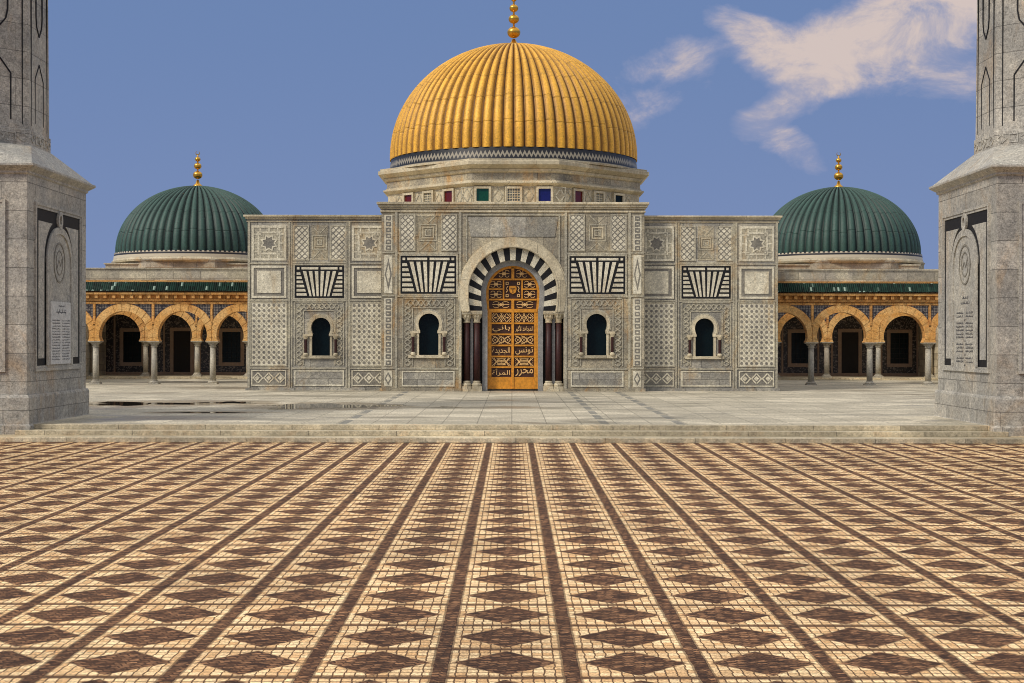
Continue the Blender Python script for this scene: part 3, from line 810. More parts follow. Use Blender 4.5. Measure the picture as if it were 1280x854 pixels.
def geo(mb, u0, u1, v0, v1, kind):
    w = 0.026; cu, cv = (u0 + u1) / 2, (v0 + v1) / 2; a, b = (u1 - u0) / 2, (v1 - v0) / 2
    Q = lambda p, q: mb.bar((cu + p[0] * a, cv + p[1] * b), (cu + q[0] * a, cv + q[1] * b), w, 0.0, 0.04 + random.random() * 0.004)
    if kind == 0:
        for s in (-1, 1):
            Q((s * .55, -1), (s * .0 - s * .1, 1)); Q((s * .55, 1), (-s * .1, -1))
            Q((s * 1, 0), (s * .6, .9)); Q((s * 1, 0), (s * .6, -.9)); Q((s * .45, 0), (s * .8, .0)); Q((s * 1, .5), (s * .8, 1)); Q((s * 1, -.5), (s * .8, -1))
            mb.quad([(cu + s * .68 * a - .035, cv), (cu + s * .68 * a, cv - .045), (cu + s * .68 * a + .035, cv), (cu + s * .68 * a, cv + .045)], 0, 0.05)
        Q((-.1, 0), (.1, 0)); Q((0, -1), (0, -.6)); Q((0, 1), (0, .6))
    elif kind == 1:
        for k in range(3):
            c = -0.66 + 0.66 * k
            Q((c - .33, 0), (c, .8)); Q((c, .8), (c + .33, 0)); Q((c + .33, 0), (c, -.8)); Q((c, -.8), (c - .33, 0))
            mb.quad([(cu + c * a - .04, cv), (cu + c * a, cv - .04), (cu + c * a + .04, cv), (cu + c * a, cv + .04)], 0, 0.05)
        for s in (-1, 1): Q((-1, s * .95), (-.33, s * .35)); Q((1, s * .95), (.33, s * .35)); Q((-.33, s * .95), (.33, s * .3))
    elif kind == 2:
        for s in (-1, 1):
            Q((s * 1, 1), (s * .55, 0)); Q((s * 1, -1), (s * .55, 0)); Q((s * .8, 1), (s * .3, -.7)); Q((s * .8, -1), (s * .3, .7)); Q((-.5, s * .7), (.5, s * .7)); Q((-.4, s * .35), (.4, s * .35))
        Q((-.55, 0), (.55, 0))
    else:                                                   # arabesque scrolls
        for s in (-1, 1):
            for t in (-1, 1):
                pts = [(cu + s * a * (.5 + .33 * math.cos(k * 0.6)), cv + t * b * (.45 + .38 * math.sin(k * 0.6))) for k in range(8)]
                mb.path(pts, 0.022, 0, 0.04)
        mb.quad([(cu - .10, cv), (cu, cv - .07), (cu + .10, cv), (cu, cv + .07)], 0, 0.05); Q((-.9, 0), (.9, 0))
    if kind < 3:
        for i in range(9):
            for j in (-1, 1):
                e = (cu + a * (-0.92 + 0.23 * i), cv + j * b * (.62 if i % 2 else .25)); g_ = 0.018
                mb.quad([(e[0] - g_, e[1]), (e[0], e[1] - g_), (e[0] + g_, e[1]), (e[0], e[1] + g_)], 0, 0.038)
def geo_(x, c0, c1, v0, v1, kind):
    mb = MB(FD); geo(mb, c0, c1, v0, v1, kind); mb.build('carved_ornament', 'goldpale', door)
for q in (-1, 1):
    c0, c1 = sorted((q * 0.085, q * 0.87))
    for ri, kind in ((0, 0), (2, 1), (4, 2)):
        geo_(mb, c0, c1, yv(rows_y[ri + 1]) + 0.045, yv(rows_y[ri]) - (0.045 if ri else 0.01), kind)
    c0, c1 = sorted((q * 0.11, q * 0.90)); geo_(mb, c0, c1, tops[3] + 0.10, tops[2] - 0.06, 3)
    c0, c1 = sorted((q * 0.45, q * 0.97)); geo_(mb, c0, c1, tops[1] + 0.05, tops[0] - 0.05, 3); geo_(mb, c0, c1, tops[2] + 0.05, tops[1] - 0.05, 3)
    c0, c1 = sorted((q * 0.12, q * 0.62)); geo_(mb, c0, c1, tops[0] + 0.06, tops[0] + 0.42, 3)
# shield in the square panel
mb = MB(FD); mb.cur = 0
sc = (tops[0] + tops[2]) / 2
mb.plate([[(-0.14, sc + 0.15), (-0.16, sc + 0.02), (-0.12, sc - 0.12), (0, sc - 0.2), (0.12, sc - 0.12), (0.16, sc + 0.02), (0.14, sc + 0.15)]], 0, 0.06)
mb.box(-0.10, 0.10, sc + 0.02, sc + 0.045, 0.06, 0.075, 1)
mb.box(-0.012, 0.012, sc - 0.15, sc + 0.02, 0.06, 0.075, 1)
for q in (-1, 1):
    for t in (-1, 1):
        mb.frame_rect(q * 0.24 - 0.06, q * 0.24 + 0.06, sc + t * 0.26 - 0.06, sc + t * 0.26 + 0.06, 0.028, 0, 0.045, 2)
    mb.path([(q * 0.2, sc + 0.15), (q * 0.27, sc + 0.05), (q * 0.22, sc - 0.05), (q * 0.28, sc - 0.12)], 0.03, 0, 0.045, 2)
mb.build('shield', ['gold', 'doorback', 'goldpale'], door)
words = {(1, 1): '\uFEAE\uFE92\uFEDB\uFEF7 \uFEAA\uFEEB\uFE8E\uFEA0\uFEE4\uFEDF\uFE8D', (1, -1): '\uFEF2\uFEE7\uFE8E\uFE91',
         (3, 1): '\uFEB2\uFEE7\uFEEE\uFE97', (3, -1): '\uFE93\uFEAA\uFEF3\uFEAA\uFEA0\uFEDF\uFE8D',
         (5, 1): '\uFEAD\uFEAE\uFEA4\uFEE3', (5, -1): '\uFE93\uFE83\uFEAE\uFEE4\uFEDF\uFE8D'}
for (ri, q), w in words.items():
    mb = MB(FD); c0, c1 = sorted((q * 0.11, q * 0.86))
    mb.text(w, c0, c1, yv(rows_y[ri + 1]) + 0.085, yv(rows_y[ri]) - 0.07, 0, 0.03)
    mb.build('calligraphy', 'goldpale', door)

# --- side wings of the facade
for q in (-1, 1):
    Fm = frame(FX, WY, E, 0, q)
    mb = MB(Fm)
    mb.plate([[(5.4, TV - 0.02), (11.2, TV - 0.02), (11.2, 5.08), (5.4, 5.08)], win_loop(8.1, 0.48, 0.41, 0.345, 0.2, -0.71)[::-1]], -0.4, 0.0, 0)
    mb.box(5.4, 11.2, TV - 0.02, 5.06, -16, -0.402, 0)
    mb.build('wing_wall', 'facade_wing', maus)
    mb = MB(Fm)
    for v0, v1, d in ((4.93, 4.98, 0.04), (5.06, 5.14, 0.09), (5.14, 5.22, 0.16)):
        mb.box(5.5, 11.2 + d, v0, v1, -16 - d, d)
    mb.build('wing_cornice', 'trim', maus, bevel=0.012)
    mb = MB(Fm); mb.box(5.5, 11.27, TV - 0.02, -2.07, -0.05, 0.07)
    mb.build('wing_plinth', 'facade_wing', maus)
    mb = MB(Fm)
    for u in (11.14, 9.43, 6.90): mb.box(u - 0.04, u + 0.04, -2.07, 4.93, -0.01, 0.04)
    mb.box(9.30, 9.36, -2.07, 4.93, -0.01, 0.028); mb.box(6.98, 7.03, -2.07, 4.93, -0.01, 0.028)
    for v in (3.18, 1.63, -1.24):
        mb.box(9.47, 11.10, v - 0.03, v + 0.03, -0.01, 0.037); mb.box(5.5, 6.86, v - 0.03, v + 0.03, -0.01, 0.037)
        mb.box(7.03, 9.30, v - 0.045 + (0.05 if v > 3 else 0), v + 0.03 + (0.05 if v > 3 else 0), -0.01, 0.036)
    mb.build('wing_moulding', 'relief', maus)
    for a0, a1 in ((9.56, 11.03), (5.33, 6.80)):
        p_star(Fm, maus, a0, a1, 3.30, 4.78); p_square(Fm, maus, a0, a1, 1.72, 3.08)
        p_checker(Fm, maus, a0, a1, -1.12, 1.52, 7, 12); p_zigzag(Fm, maus, a0, a1, -1.99, -1.32)
    p_lattice(Fm, maus, 8.66, 9.22, 3.36, 4.74); p_lattice(Fm, maus, 7.10, 7.66, 3.36, 4.74)
    p_concentric(Fm, maus, 7.82, 8.50, 3.34, 4.8)
    p_sunburst(Fm, maus, 7.12, 9.20, 1.72, 3.10)
    p_braid(Fm, maus, 7.14, 9.20, -1.12, 1.55, 0.36)
    p_slab(Fm, maus, 7.12, 9.22, -1.99, -1.33)
    window(Fm, maus, 8.1, 0.48, 0.41, 0.345, 0.2, -0.71)

# --- drum and golden dome
DX, DY = FX + 0.03, 70.8
h0, r0 = 1.80, 5.85
mb = MB(); P = lambda d, z: (octo(DX, DY, h0, r0, d), E + z)
loft(mb, [P(0, 5.3), P(0, 6.78)]); drum = mb.build('drum', 'trim', maus)
mb = MB()
loft(mb, [P(0.02, 6.72), P(0.14, 6.78), P(0.22, 6.84), P(0.22, 6.90), P(0.10, 6.93), P(0.10, 6.98), P(-0.2, 6.98)])
loft(mb, [P(0.1, 7.30), P(0.16, 7.36), P(0.18, 7.45), P(0.34, 7.55), P(0.45, 7.62), P(0.45, 7.78), P(0.36, 7.80), P(0.36, 7.88), P(-0.5, 7.92)])
mb.build('cornice', 'trim', drum, bevel=0.01)
mb = MB(); loft(mb, [P(0.05, 6.96), P(0.05, 7.33)]); mb.build('frieze', 'facade', drum)
# drum windows
def drum_face(cx, cy, ang, n, sp, cols):
    F = frame(cx, cy, E, ang)
    for i in range(n):
        u = (i - (n - 1) / 2) * sp
        wv = MB(F); wv.box(u - 0.27, u + 0.27, 6.05, 6.60, 0.0, 0.015)
        if cols[i] == 'glassgrey':
            pass
        w = wv.build('drum_window', cols[i], maus)
        fr = MB(F); fr.frame_rect(u - 0.37, u + 0.37, 5.95, 6.70, 0.10, -0.01, 0.10)
        if cols[i] == 'glassgrey':
            for k in range(1, 5):
                fr.box(u - 0.27 + k * 0.108 - 0.014, u - 0.27 + k * 0.108 + 0.014, 6.05, 6.60, 0.01, 0.04)
                fr.box(u - 0.27, u + 0.27, 6.05 + k * 0.11 - 0.014, 6.05 + k * 0.11 + 0.014, 0.01, 0.043)
        fr.build('frame', 'trim', w)
    for i in range(n + 1):
        u = (i - n / 2) * sp
        if abs(u) > (h0 - 0.15 if n == 3 and sp > 1.38 else 2.6): pass
        p = MB(F); p.frame_rect(u - 0.26, u + 0.26, 5.95, 6.66, 0.03, -0.01, 0.02, 0)
        p.path([(u - 0.2, 6.3), (u, 6.58), (u + 0.2, 6.3), (u, 6.02)], 0.05, -0.005, 0.025, 1, True)
        if abs(u) < 1.75 or n > 3 or True: p.build('lozenge_relief', ['relief', 'relief'], drum)
drum_face(DX, DY - r0, 0, 3, 1.36, ['glassgreen', 'glassgrey', 'glassblue'])
c45 = (h0 + r0) / 2
drum_face(DX + c45, DY - c45, PI / 4, 3, 1.36, ['glassred', 'glassgrey', 'glass'])
drum_face(DX - c45, DY - c45, -PI / 4, 3, 1.36, ['glassred', 'glassgrey', 'glassred'])
band('zigzag_band', 'zigzag', DX, DY, E + 7.86, E + 8.46, 5.86, 190, maus, 5.84, 0.08)
mb = MB(); mb.lathe([(5.97, E + 7.80), (5.98, E + 7.88), (5.9, E + 7.90)], DX, DY, 96); mb.build('dome_foot', 'trim', maus)
gd = dome('golden_dome', 'dome_gold', DX, DY, E + 8.45, 5.90, 5.60, 76, 0.19, maus)
finial(gd, DX, DY, E + 14.02, [(E + 14.66, 0.315), (E + 15.30, 0.255), (E + 15.82, 0.215), (E + 16.24, 0.13)], E + 16.6, 0.2)

# ================================================================== PAVILIONS (domed arcades)
AY = 70.8
def pavilion(q, label, dome_x, win_shift):
    F = frame(0, AY, E, 0, q)
    root = thing('domed_arcade', label, 'arcade', (q * 17.0, AY, TZ), 'domed arcades flanking the mausoleum')
    cols = [11.55 + 2.81 * k for k in range(5)]; bays = [c + 1.405 for c in cols[:-1]]
    CV, RI, SV, NK = 0.13, 1.18, -0.13, 1.09
    for row, (w, th) in enumerate(((0.0, 0.5), (-9.7, 0.45))):
        Fr = frame(0, AY - w, E, 0, q)
        lo = [(cols[0] - 0.3, SV)]
        for b in bays: lo += horseshoe(b, CV, RI, CV - SV, NK, 24)
        lo += [(cols[-1] + 0.3, SV), (cols[-1] + 0.3, 2.1), (cols[0] - 0.3, 2.1)]
        mb = MB(Fr); mb.plate([lo], -th, 0.0, 0); aw = mb.build('arch_wall', 'ochre', root)
        for b in bays:
            mb = MB(Fr); N = 25
            o = [(x, v) for x, v in horseshoe(b, CV, 1.53, CV - SV, 1.44, 56)]
            i = horseshoe(b, CV, RI, CV - SV, NK, 56)
            o, i = resample(o, N * 3), resample(i, N * 3)
            o = [(max(b - 1.395, min(b + 1.395, x)), v) for x, v in o]
            for k in range(N):
                a_ = o[k * 3:k * 3 + 4]; c_ = i[k * 3:k * 3 + 4]
                mb.ring(a_, c_, -0.03, 0.055 if k % 2 else 0.035)
            mb.build('arch', 'ochre_ring', aw)
        for b in bays:
            for s in (-1, 1):
                pts = []; 
                for k in range(11):
                    d = 1.33 - (1.33 - 0.38) * k / 10; pts.append((b + s * d, CV + math.sqrt(1.55 ** 2 - d * d)))
                pts.append((b + s * 1.33, 1.64))
                if pts[-2][1] < 1.64: pts.insert(-1, (pts[-2][0], 1.64))
                mb = MB(Fr); mb.plate([pts], -0.01, 0.008); mb.build('spandrel_mosaic', 'mosaic', aw)
        mb = MB(Fr)
        for c in cols[1:-1]: mb.box(c - 0.045, c + 0.045, 0.62, 1.66, -0.01, 0.055)
        mb.box(cols[0], cols[-1] + 0.3, 1.66, 1.74, -0.01, 0.058); mb.build('arch_frame', 'ochre', aw)
        for c in cols:
            if row == 0 or True:
                P_ = Fr @ Vector((c, 0, -th / 2))
                column(root, P_.x, P_.y, TZ + (0.12 if row else 0), E + SV, 0.14, 'colstone', 'colstone', 0.2, 0.27, 'column', 2.1)
    # cornice, corbels
    mb = MB(F); u0, u1 = cols[0] - 0.3, cols[-1] + 0.3
    mb.box(u0, u1, 1.80, 1.90, -0.4, 0.10); mb.box(u0, u1, 2.10, 2.20, -0.4, 0.34); mb.box(u0, u1, 2.70, 2.78, -0.5, 0.06)
    mb.box(u0, u1, 1.90, 2.10, -0.4, 0.06)
    k = u0 + 0.1
    while k < u1 - 0.1:
        mb.box(k, k + 0.14, 1.92, 2.10, 0.05, 0.28); k += 0.42
    mb.build('corbel_cornice', 'ochre', root)
    # green tile eave
    mb = MB(F); n = int((u1 - u0) / 0.025); vs = []; fs = []
    for j, (v, w) in enumerate(((2.25, 0.40), (2.46, 0.23), (2.68, 0.06))):
        for i in range(n + 1):
            u = u0 + (u1 - u0) * i / n; b_ = 0.04 * abs(math.sin(PI * u / 0.10))
            vs.append((u, v + b_ * 0.7, w + b_))
    for j in range(2):
        for i in range(n): fs.append((j * (n + 1) + i, j * (n + 1) + i + 1, (j + 1) * (n + 1) + i + 1, (j + 1) * (n + 1) + i))
    mb.add(vs, fs); mb.build('tile_eave', 'rooftile', root, fix=False)
    mb = MB(F); mb.box(u0, u1, 2.78, 3.30, -0.45, 0.0); mb.box(u0, u1, 3.30, 3.38, -0.5, 0.04); mb.build('parapet', 'parapet', root, bevel=0.01)
    mb = MB(F); mb.box(u0, u1, 1.9, 2.76, -1.3, -0.45); mb.build('roof', 'parapet', root)
    mb = MB(F); mb.box(u0, u1, 2.1, 2.62, -13.0, -9.9); mb.box(u0, u1, 2.1, 2.25, -9.9, -9.5); mb.build('inner_roof', 'ochre', root)
    mb = MB(F); mb.box(u0 + 0.05, 23.1, 2.0, 4.20, -22.5, -13.25); mb.box(u0 + 0.05, 23.18, 4.20, 4.28, -22.6, -13.17); mb.build('domed_hall', 'parapet', root, bevel=0.01)
    # back wall
    FB = frame(0, AY + 13.2, E, 0, q)
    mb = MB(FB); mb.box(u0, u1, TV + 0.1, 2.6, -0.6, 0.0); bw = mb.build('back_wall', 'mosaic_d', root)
    mb = MB(FB)
    mb.box(u0, u1, TV + 0.1, TV + 0.28, -0.01, 0.02)
    for b in bays:
        for s in (-1, 1): mb.box(b + win_shift + s * 1.02 - 0.05 + 0, b + win_shift + s * 1.02 + 0.05, TV + 0.28, 1.9, -0.01, 0.025)
    mb.build('pale_strip', 'palestrip', bw)
    for k, b in enumerate(bays):
        c = b + win_shift
        dr = (k == 2)
        v0, v1 = (TV + 0.12, 0.42) if dr else (-1.35, 0.38)
        hw = 0.48 if dr else 0.52
        mb = MB(FB); mb.box(c - hw, c + hw, v0, v1, 0.0, 0.01); d = mb.build('door' if dr else 'window', 'dark' if dr else 'glass', bw)
        mb = MB(FB)
        t = 0.2
        if dr:
            mb.plate([[(c - hw - t, v0), (c - hw - t, v1 + t), (c + hw + t, v1 + t), (c + hw + t, v0), (c + hw, v0), (c + hw, v1), (c - hw, v1), (c - hw, v0)]], -0.01, 0.06)
        else: mb.frame_rect(c - hw - t, c + hw + t, v0 - t, v1 + t, t, -0.01, 0.06)
        mb.build('frame', 'palestrip', d)
        if not dr:
            g = MB(FB)
            for i in range(1, 4): g.box(c - hw + 2 * hw * i / 4 - 0.012, c - hw + 2 * hw * i / 4 + 0.012, v0, v1, 0.01, 0.03)
            for i in range(1, 6): g.box(c - hw, c + hw, v0 + (v1 - v0) * i / 6 - 0.012, v0 + (v1 - v0) * i / 6 + 0.012, 0.01, 0.032)
            g.build('grille', 'black', d)
    mb = MB(F); mb.box(u0, u1, TV - 0.01, TV + 0.12, -13.2, -9.3, 0); mb.box(u0, u1, TV - 0.01, TV + 0.06, -9.3, -8.9, 0)
    mb.build('floor_step', 'step', root)
    mb = MB(F); mb.box(u1 - 0.05, u1 + 0.4, TV - 0.01, 2.7, -13.75, -0.1); mb.build('end_wall', 'parapet', root)
    # drum and dome
    cy = AY + 17.2
    mb = MB(); Q = lambda d, z: (octo(dome_x, cy, 1.95, 4.55, d), E + z)
    loft(mb, [Q(0, 4.0), Q(0, 4.36), Q(0.05, 4.40), Q(0.05, 4.46), Q(-0.1, 4.48)]); dr_ = mb.build('dome_drum', 'parapet', root, bevel=0.01)
    mb = MB(); mb.lathe([(4.86, E + 4.40), (4.90, E + 4.50), (4.86, E + 4.60), (4.80, E + 4.64)], dome_x, cy, 80); mb.build('ring_moulding', 'trim', dr_)
    band('striped_band', 'stripe', dome_x, cy, E + 4.62, E + 4.98, 4.84, 110, root, 4.80)
    gd = dome('green_dome', 'dome_green', dome_x, cy, E + 4.95, 4.74, 4.12, 60, 0.20, root, 8, 36)
    finial(gd, dome_x, cy, E + 9.05, [(E + 9.72, 0.28), (E + 10.25, 0.225), (E + 10.66, 0.165)], E + 10.92, 0.16)
    return root
pavilion(-1, 'ochre arcade with green dome, left of the mausoleum behind the puddles', -18.70, 0.15)
pavilion(1, 'ochre arcade with green dome, right of the mausoleum', 19.4, 0.6)

# ================================================================== MINARETS
def squiggles(mb, u0, u1, v, h, rnd, w0, w1, m=None):
    """one line of illegible engraved script"""
    if m is not None: mb.cur = m
    u = u0
    while u < u1 - h * 0.4:
        L = h * rnd.uniform(0.5, 1.8); L = min(L, u1 - u)
        k = rnd.random()
        mb.bar((u, v), (u + L, v + h * rnd.uniform(-.12, .12)), h * 0.22, w0, w1)
        if k < 0.5: mb.bar((u + L * .2, v), (u + L * .25, v + h * 0.6), h * 0.16, w0, w1 + 0.0005)
        if k > 0.3: mb.bar((u + L * .7, v), (u + L * .85, v + h * (0.45 if k < .7 else -.35)), h * 0.16, w0, w1 + 0.0008)
        if k > 0.6: mb.quad([(u + L * .4, v + h * .45), (u + L * .4 + h * .14, v + h * .3), (u + L * .4 + h * .28, v + h * .45), (u + L * .4 + h * .14, v + h * .6)], w0, w1)
        u += L + h * rnd.uniform(0.08, 0.35)

def keel(cu, a, v0, vs, va, n=14):
    """pointed oval arch, open at the base"""
    pts = [(cu - a, v0), (cu - a, vs)]
    for i in range(1, n + 1):
        t = i / n; pts.append((cu - a * math.cos(t * PI / 2) ** 0.9 if i < n else cu, vs + (va - vs) * math.sin(t * PI / 2) ** 1.05))
    return pts + [(2 * cu - x, y) for x, y in pts[-2::-1]]

def minaret(q, label):
    cx, cy, s = q * 14.79, 39.87, 2.57
    root = thing('minaret', label, 'minaret', (cx, cy, 0.12), 'minarets at the corners of the terrace')
    rnd = random.Random(11 + q)
    sq = lambda d: [(cx - s - d, cy - s - d), (cx + s + d, cy - s - d), (cx + s + d, cy + s + d), (cx - s - d, cy + s + d)]
    mb = MB(); loft(mb, [(sq(0.13), 0.10), (sq(0.13), 0.34), (sq(0.08), 0.37), (sq(0.08), E - 1.50), (sq(0.05), E - 1.43)]); mb.build('plinth', 'granite_w', root, bevel=0.015)
    mb = MB(); loft(mb, [(sq(0), E - 1.45), (sq(0), E + 4.25)]); body = mb.build('body', 'granite_w', root, bevel=0.012)
    oc = [(-1, -1), (-1, -1), (1, -1), (1, -1), (1, 1), (1, 1), (-1, 1), (-1, 1)]
    RR = 2.05; hh = RR * 0.4142
    def oct_sq(d):         # square expressed with eight points in the order of octo()
        k = s + d; e = 0.004
        return [(cx - k + e, cy - k), (cx + k - e, cy - k), (cx + k, cy - k + e), (cx + k, cy + k - e), (cx + k - e, cy + k), (cx - k + e, cy + k), (cx - k, cy + k - e), (cx - k, cy - k + e)]
    mb = MB(); loft(mb, [(sq(0.0), E + 4.14), (sq(0.05), E + 4.17), (sq(0.05), E + 4.22), (sq(0.14), E + 4.28), (sq(0.22), E + 4.34), (sq(0.22), E + 4.40), (sq(0.1), E + 4.41)])
    mb.build('cornice', 'granite_p', root, bevel=0.008)
    mb = MB(); loft(mb, [(oct_sq(0.17), E + 4.40), (octo(cx, cy, hh, RR, 0.06), E + 5.08)]); mb.build('sloped_cap', 'granite_p', root)
    # shaft
    mb = MB(); loft(mb, [(octo(cx, cy, hh, RR, 0.035), E + 5.06), (octo(cx, cy, hh, RR, 0.035), E + 5.48), (octo(cx, cy, hh, RR, 0.0), E + 5.50), (octo(cx, cy, hh, RR, -0.06), E + 13.5)])
    mb2 = mb
    shaft = mb.build('shaft', 'granite_w', root)
    mb = MB(); loft(mb, [(octo(cx, cy, hh, RR, -0.06), E + 13.4), (octo(cx, cy, hh, RR, 0.35), E + 14.0), (octo(cx, cy, hh, RR, 0.35), E + 14.9), (octo(cx, cy, hh, RR, 0.25), E + 14.9), (octo(cx, cy, hh, RR, 0.25), E + 14.3)])
    mb.build('gallery', 'granite_p', root)
    mb = MB(); loft(mb, [(octo(cx, cy, 0.5, 1.2), E + 14.2), (octo(cx, cy, 0.5, 1.2), E + 17.0), (octo(cx, cy, 0.56, 1.35), E + 17.1), (octo(cx, cy, 0.56, 1.35), E + 17.25)])
    mb.lathe([(1.15 * math.cos(a), E + 17.2 + 1.3 * math.sin(a)) for a in [PI / 2 * k / 10 for k in range(10)]], cx, cy, 32)
    mb.build('lantern', 'granite_p', root)
    for k in range(8):
        ang = k * PI / 4
        nx, ny = math.sin(ang), -math.cos(ang)
        F = frame(cx + nx * RR, cy + ny * RR, E, ang)
        mb = MB(F)
        # band of lozenges and cartouches at the foot
        for i in range(5):
            u = (i - 2) * 0.33
            if i % 2: mb.frame_rect(u - 0.13, u + 0.13, 5.16, 5.40, 0.03, 0.03, 0.055, 0)
            else: mb.path([(u - 0.15, 5.28), (u, 5.39), (u + 0.15, 5.28), (u, 5.17)], 0.035, 0.03, 0.052, 0, True)
        mb.build('ornament_band', 'granite_p', shaft)
        for lo, hi, sh in ((5.72, 7.35, 0), (8.1, 10.6, 0)):
            mb = MB(F); a = 0.34
            pts = [(-a, lo), (-a, hi - 0.42), (0, hi), (a, hi - 0.42), (a, lo)]
            if lo > 6: pts = [(-a * 0.6, lo + 0.25)] + [(-a * .75, lo + 0.5), (-a * .75, hi - .4), (0, hi), (a * .75, hi - .4), (a * .75, lo + .5)] + [(a * .6, lo + .25), (0, lo)]
            mb.path(pts, 0.036, -0.08, 0.004, 1, closed=lo > 6)
            mb.build('pointed_panel', ['granite_p', 'black'], shaft)
        mb = MB(F)
        for u in (-0.66, 0.66): mb.box(u - 0.012, u + 0.012, 5.62, 13.2, -0.08, 0.004)
        mb.build('corner_groove', 'black', shaft)
    # framed panel on each side of the base
    for k in range(4):
        ang = k * PI / 2
        nx, ny = math.sin(ang), -math.cos(ang)
        F = frame(cx + nx * s, cy + ny * s, E, ang)
        inner = (q < 0 and k == 1) or (q > 0 and k == 3)
        mb = MB(F)
        U = 2.03
        mb.frame_rect(-U, U, -0.85, 3.50, 0.07, -0.01, 0.055, 1)
        mb.frame_rect(-U + 0.07, U - 0.07, -0.78, 3.43, 0.07, -0.01, 0.03, 1)
        i = U - 0.13
        kl = keel(0, 1.24, -0.71, 2.05, 3.12)
        mb.plate([[(-i, -0.71), (i, -0.71), (i, 3.36), (-i, 3.36)]], -0.01, 0.006, 0)            # black field
        # pale spandrel strips
        for sg in (-1, 1):
            kk = [(abs(x), y) for x, y in keel(0, 1.27, -0.52, 2.05, 3.14, 40)[:41] if y < 3.04]
            strip = [(sg * 1.74, -0.52), (sg * 1.74, 3.04)] + [(sg * kk[-1][0], 3.04)] + [(sg * x, y) for x, y in kk[::-1]]
            mb.plate([strip], -0.01, 0.022, 2)
        a_, b_, c_ = keel(0, 1.13, -0.71, 2.0, 2.98), keel(0, 0.98, -0.71, 1.95, 2.80), None
        mb.plate([a_], -0.01, 0.024, 2)
        mb.ring(a_, b_, 0.0, 0.06, 1)
        # knob ring at the apex
        ro = [(0.20 * math.cos(t * PI / 8), 3.17 + 0.24 * math.sin(t * PI / 8)) for t in range(17)]
        ri = [(0.10 * math.cos(t * PI / 8), 3.17 + 0.13 * math.sin(t * PI / 8)) for t in range(17)]
        mb.ring(ro, ri, 0.0, 0.07, 1)
        # oval medallion
        ov = [(0.50 * math.cos(t * PI / 12), 2.03 + 0.55 * math.sin(t * PI / 12)) for t in range(25)]
        oi = [(0.45 * math.cos(t * PI / 12), 2.03 + 0.50 * math.sin(t * PI / 12)) for t in range(25)]
        mb.ring(ov, oi, 0.0, 0.040, 3)
        oj = [(0.30 * math.cos(t * PI / 12), 2.03 + 0.34 * math.sin(t * PI / 12)) for t in range(25)]
        ok = [(0.27 * math.cos(t * PI / 12), 2.03 + 0.30 * math.sin(t * PI / 12)) for t in range(25)]
        mb.ring(oj, ok, 0.0, 0.036, 3)
        mb.path([(-0.2, 1.9), (-0.05, 2.1), (0.1, 1.95), (0.2, 2.15)], 0.03, 0.0, 0.035, 3)
        pn = mb.build('arched_panel', ['black', 'granite_p', 'granite_p', 'greyinlay'], body)
        if inner and q < 0:
            mb = MB(F); mb.box(-0.86, 0.86, -0.69, 0.98, 0.0, 0.075, 0)
            pl = mb.build('plaque', 'plaque', body); pl['label'] = 'white marble plaque with a heading and two columns of engraved verse'
            mb = MB(F)
            squiggles(mb, -0.22, 0.30, 0.86, 0.055, rnd, 0.07, 0.079)
            squiggles(mb, -0.42, 0.42, 0.70, 0.13, rnd, 0.07, 0.079)
            mb.build('engraved_heading', 'engraved', pl)
            for c0, c1 in ((-0.76, -0.08), (0.10, 0.76)):
                mb = MB(F)
                for r_ in range(15): squiggles(mb, c0, c1, 0.47 - r_ * 0.074, 0.052, rnd, 0.07, 0.078)
                mb.build('verse_column', 'engraved', pl)
        elif inner:
            mb = MB(F)
            squiggles(mb, -0.2, 0.3, 1.12, 0.08, rnd, 0.02, 0.03); squiggles(mb, -0.35, 0.4, 0.98, 0.09, rnd, 0.02, 0.03)
            mb.build('engraved_heading', 'engraved', body)
            v = 0.72
            for rows in (2, 5, 3, 2):
                for c0, c1 in ((-0.74, -0.1), (0.08, 0.72)):
                    mb = MB(F)
                    for r_ in range(rows): squiggles(mb, c0, c1, v - r_ * 0.095, 0.075, rnd, 0.02, 0.03)
                    mb.build('verse', 'engraved', body)
                v -= rows * 0.095
                mb = MB(F); squiggles(mb, -0.07, 0.07, v, 0.06, rnd, 0.02, 0.03); mb.build('verse_mark', 'engraved', body)
                v -= 0.09
    return root
minaret(-1, 'grey granite minaret in the left foreground, with a white marble verse plaque on its base')
minaret(1, 'grey granite minaret in the right foreground, with verses cut straight into its arched panel')

# ================================================================== PUDDLES
def puddle(cx, cy, a, b, seed, label):
    # ragged outline: shallow water following the uneven slabs
    rn = random.Random(seed); ph = [rn.uniform(0, 6.28) for _ in range(6)]
    pts = []
    for i in range(96):
        t = 2 * PI * i / 96
        k = 0.9 + 0.24 * math.sin(3 * t + ph[0]) + 0.18 * math.sin(5 * t + ph[1]) + 0.10 * math.sin(9 * t + ph[2]) + 0.06 * math.sin(17 * t + ph[3]) + 0.03 * math.sin(29 * t + ph[4])
        pts.append((cx + a * k * math.cos(t), cy + b * k * math.sin(t)))
    mb = MB(); mb.plate([pts], TZ - 0.02, TZ + 0.004)
    o = mb.build('puddle', 'water'); tag(o, label, 'puddle', 'rain puddles on the terrace'); return o
puddle(-12.4, 49.4, 2.1, 1.3, 3, 'long dark rain puddle before the left arcade, beside the left minaret')
puddle(-9.6, 50.4, 0.9, 0.8, 5, 'small dark rain puddle just right of the long one before the left arcade')
puddle(-6.1, 47.9, 2.0, 1.9, 8, 'broad rain puddle mirroring the left wing of the mausoleum facade')
puddle(-8.9, 43.6, 1.3, 0.3, 9, 'thin rain puddle nearest the steps on the left of the terrace')
puddle(-2.1, 47.4, 0.4, 0.45, 12, 'tiny rain puddle on the slabs just left of the golden door')

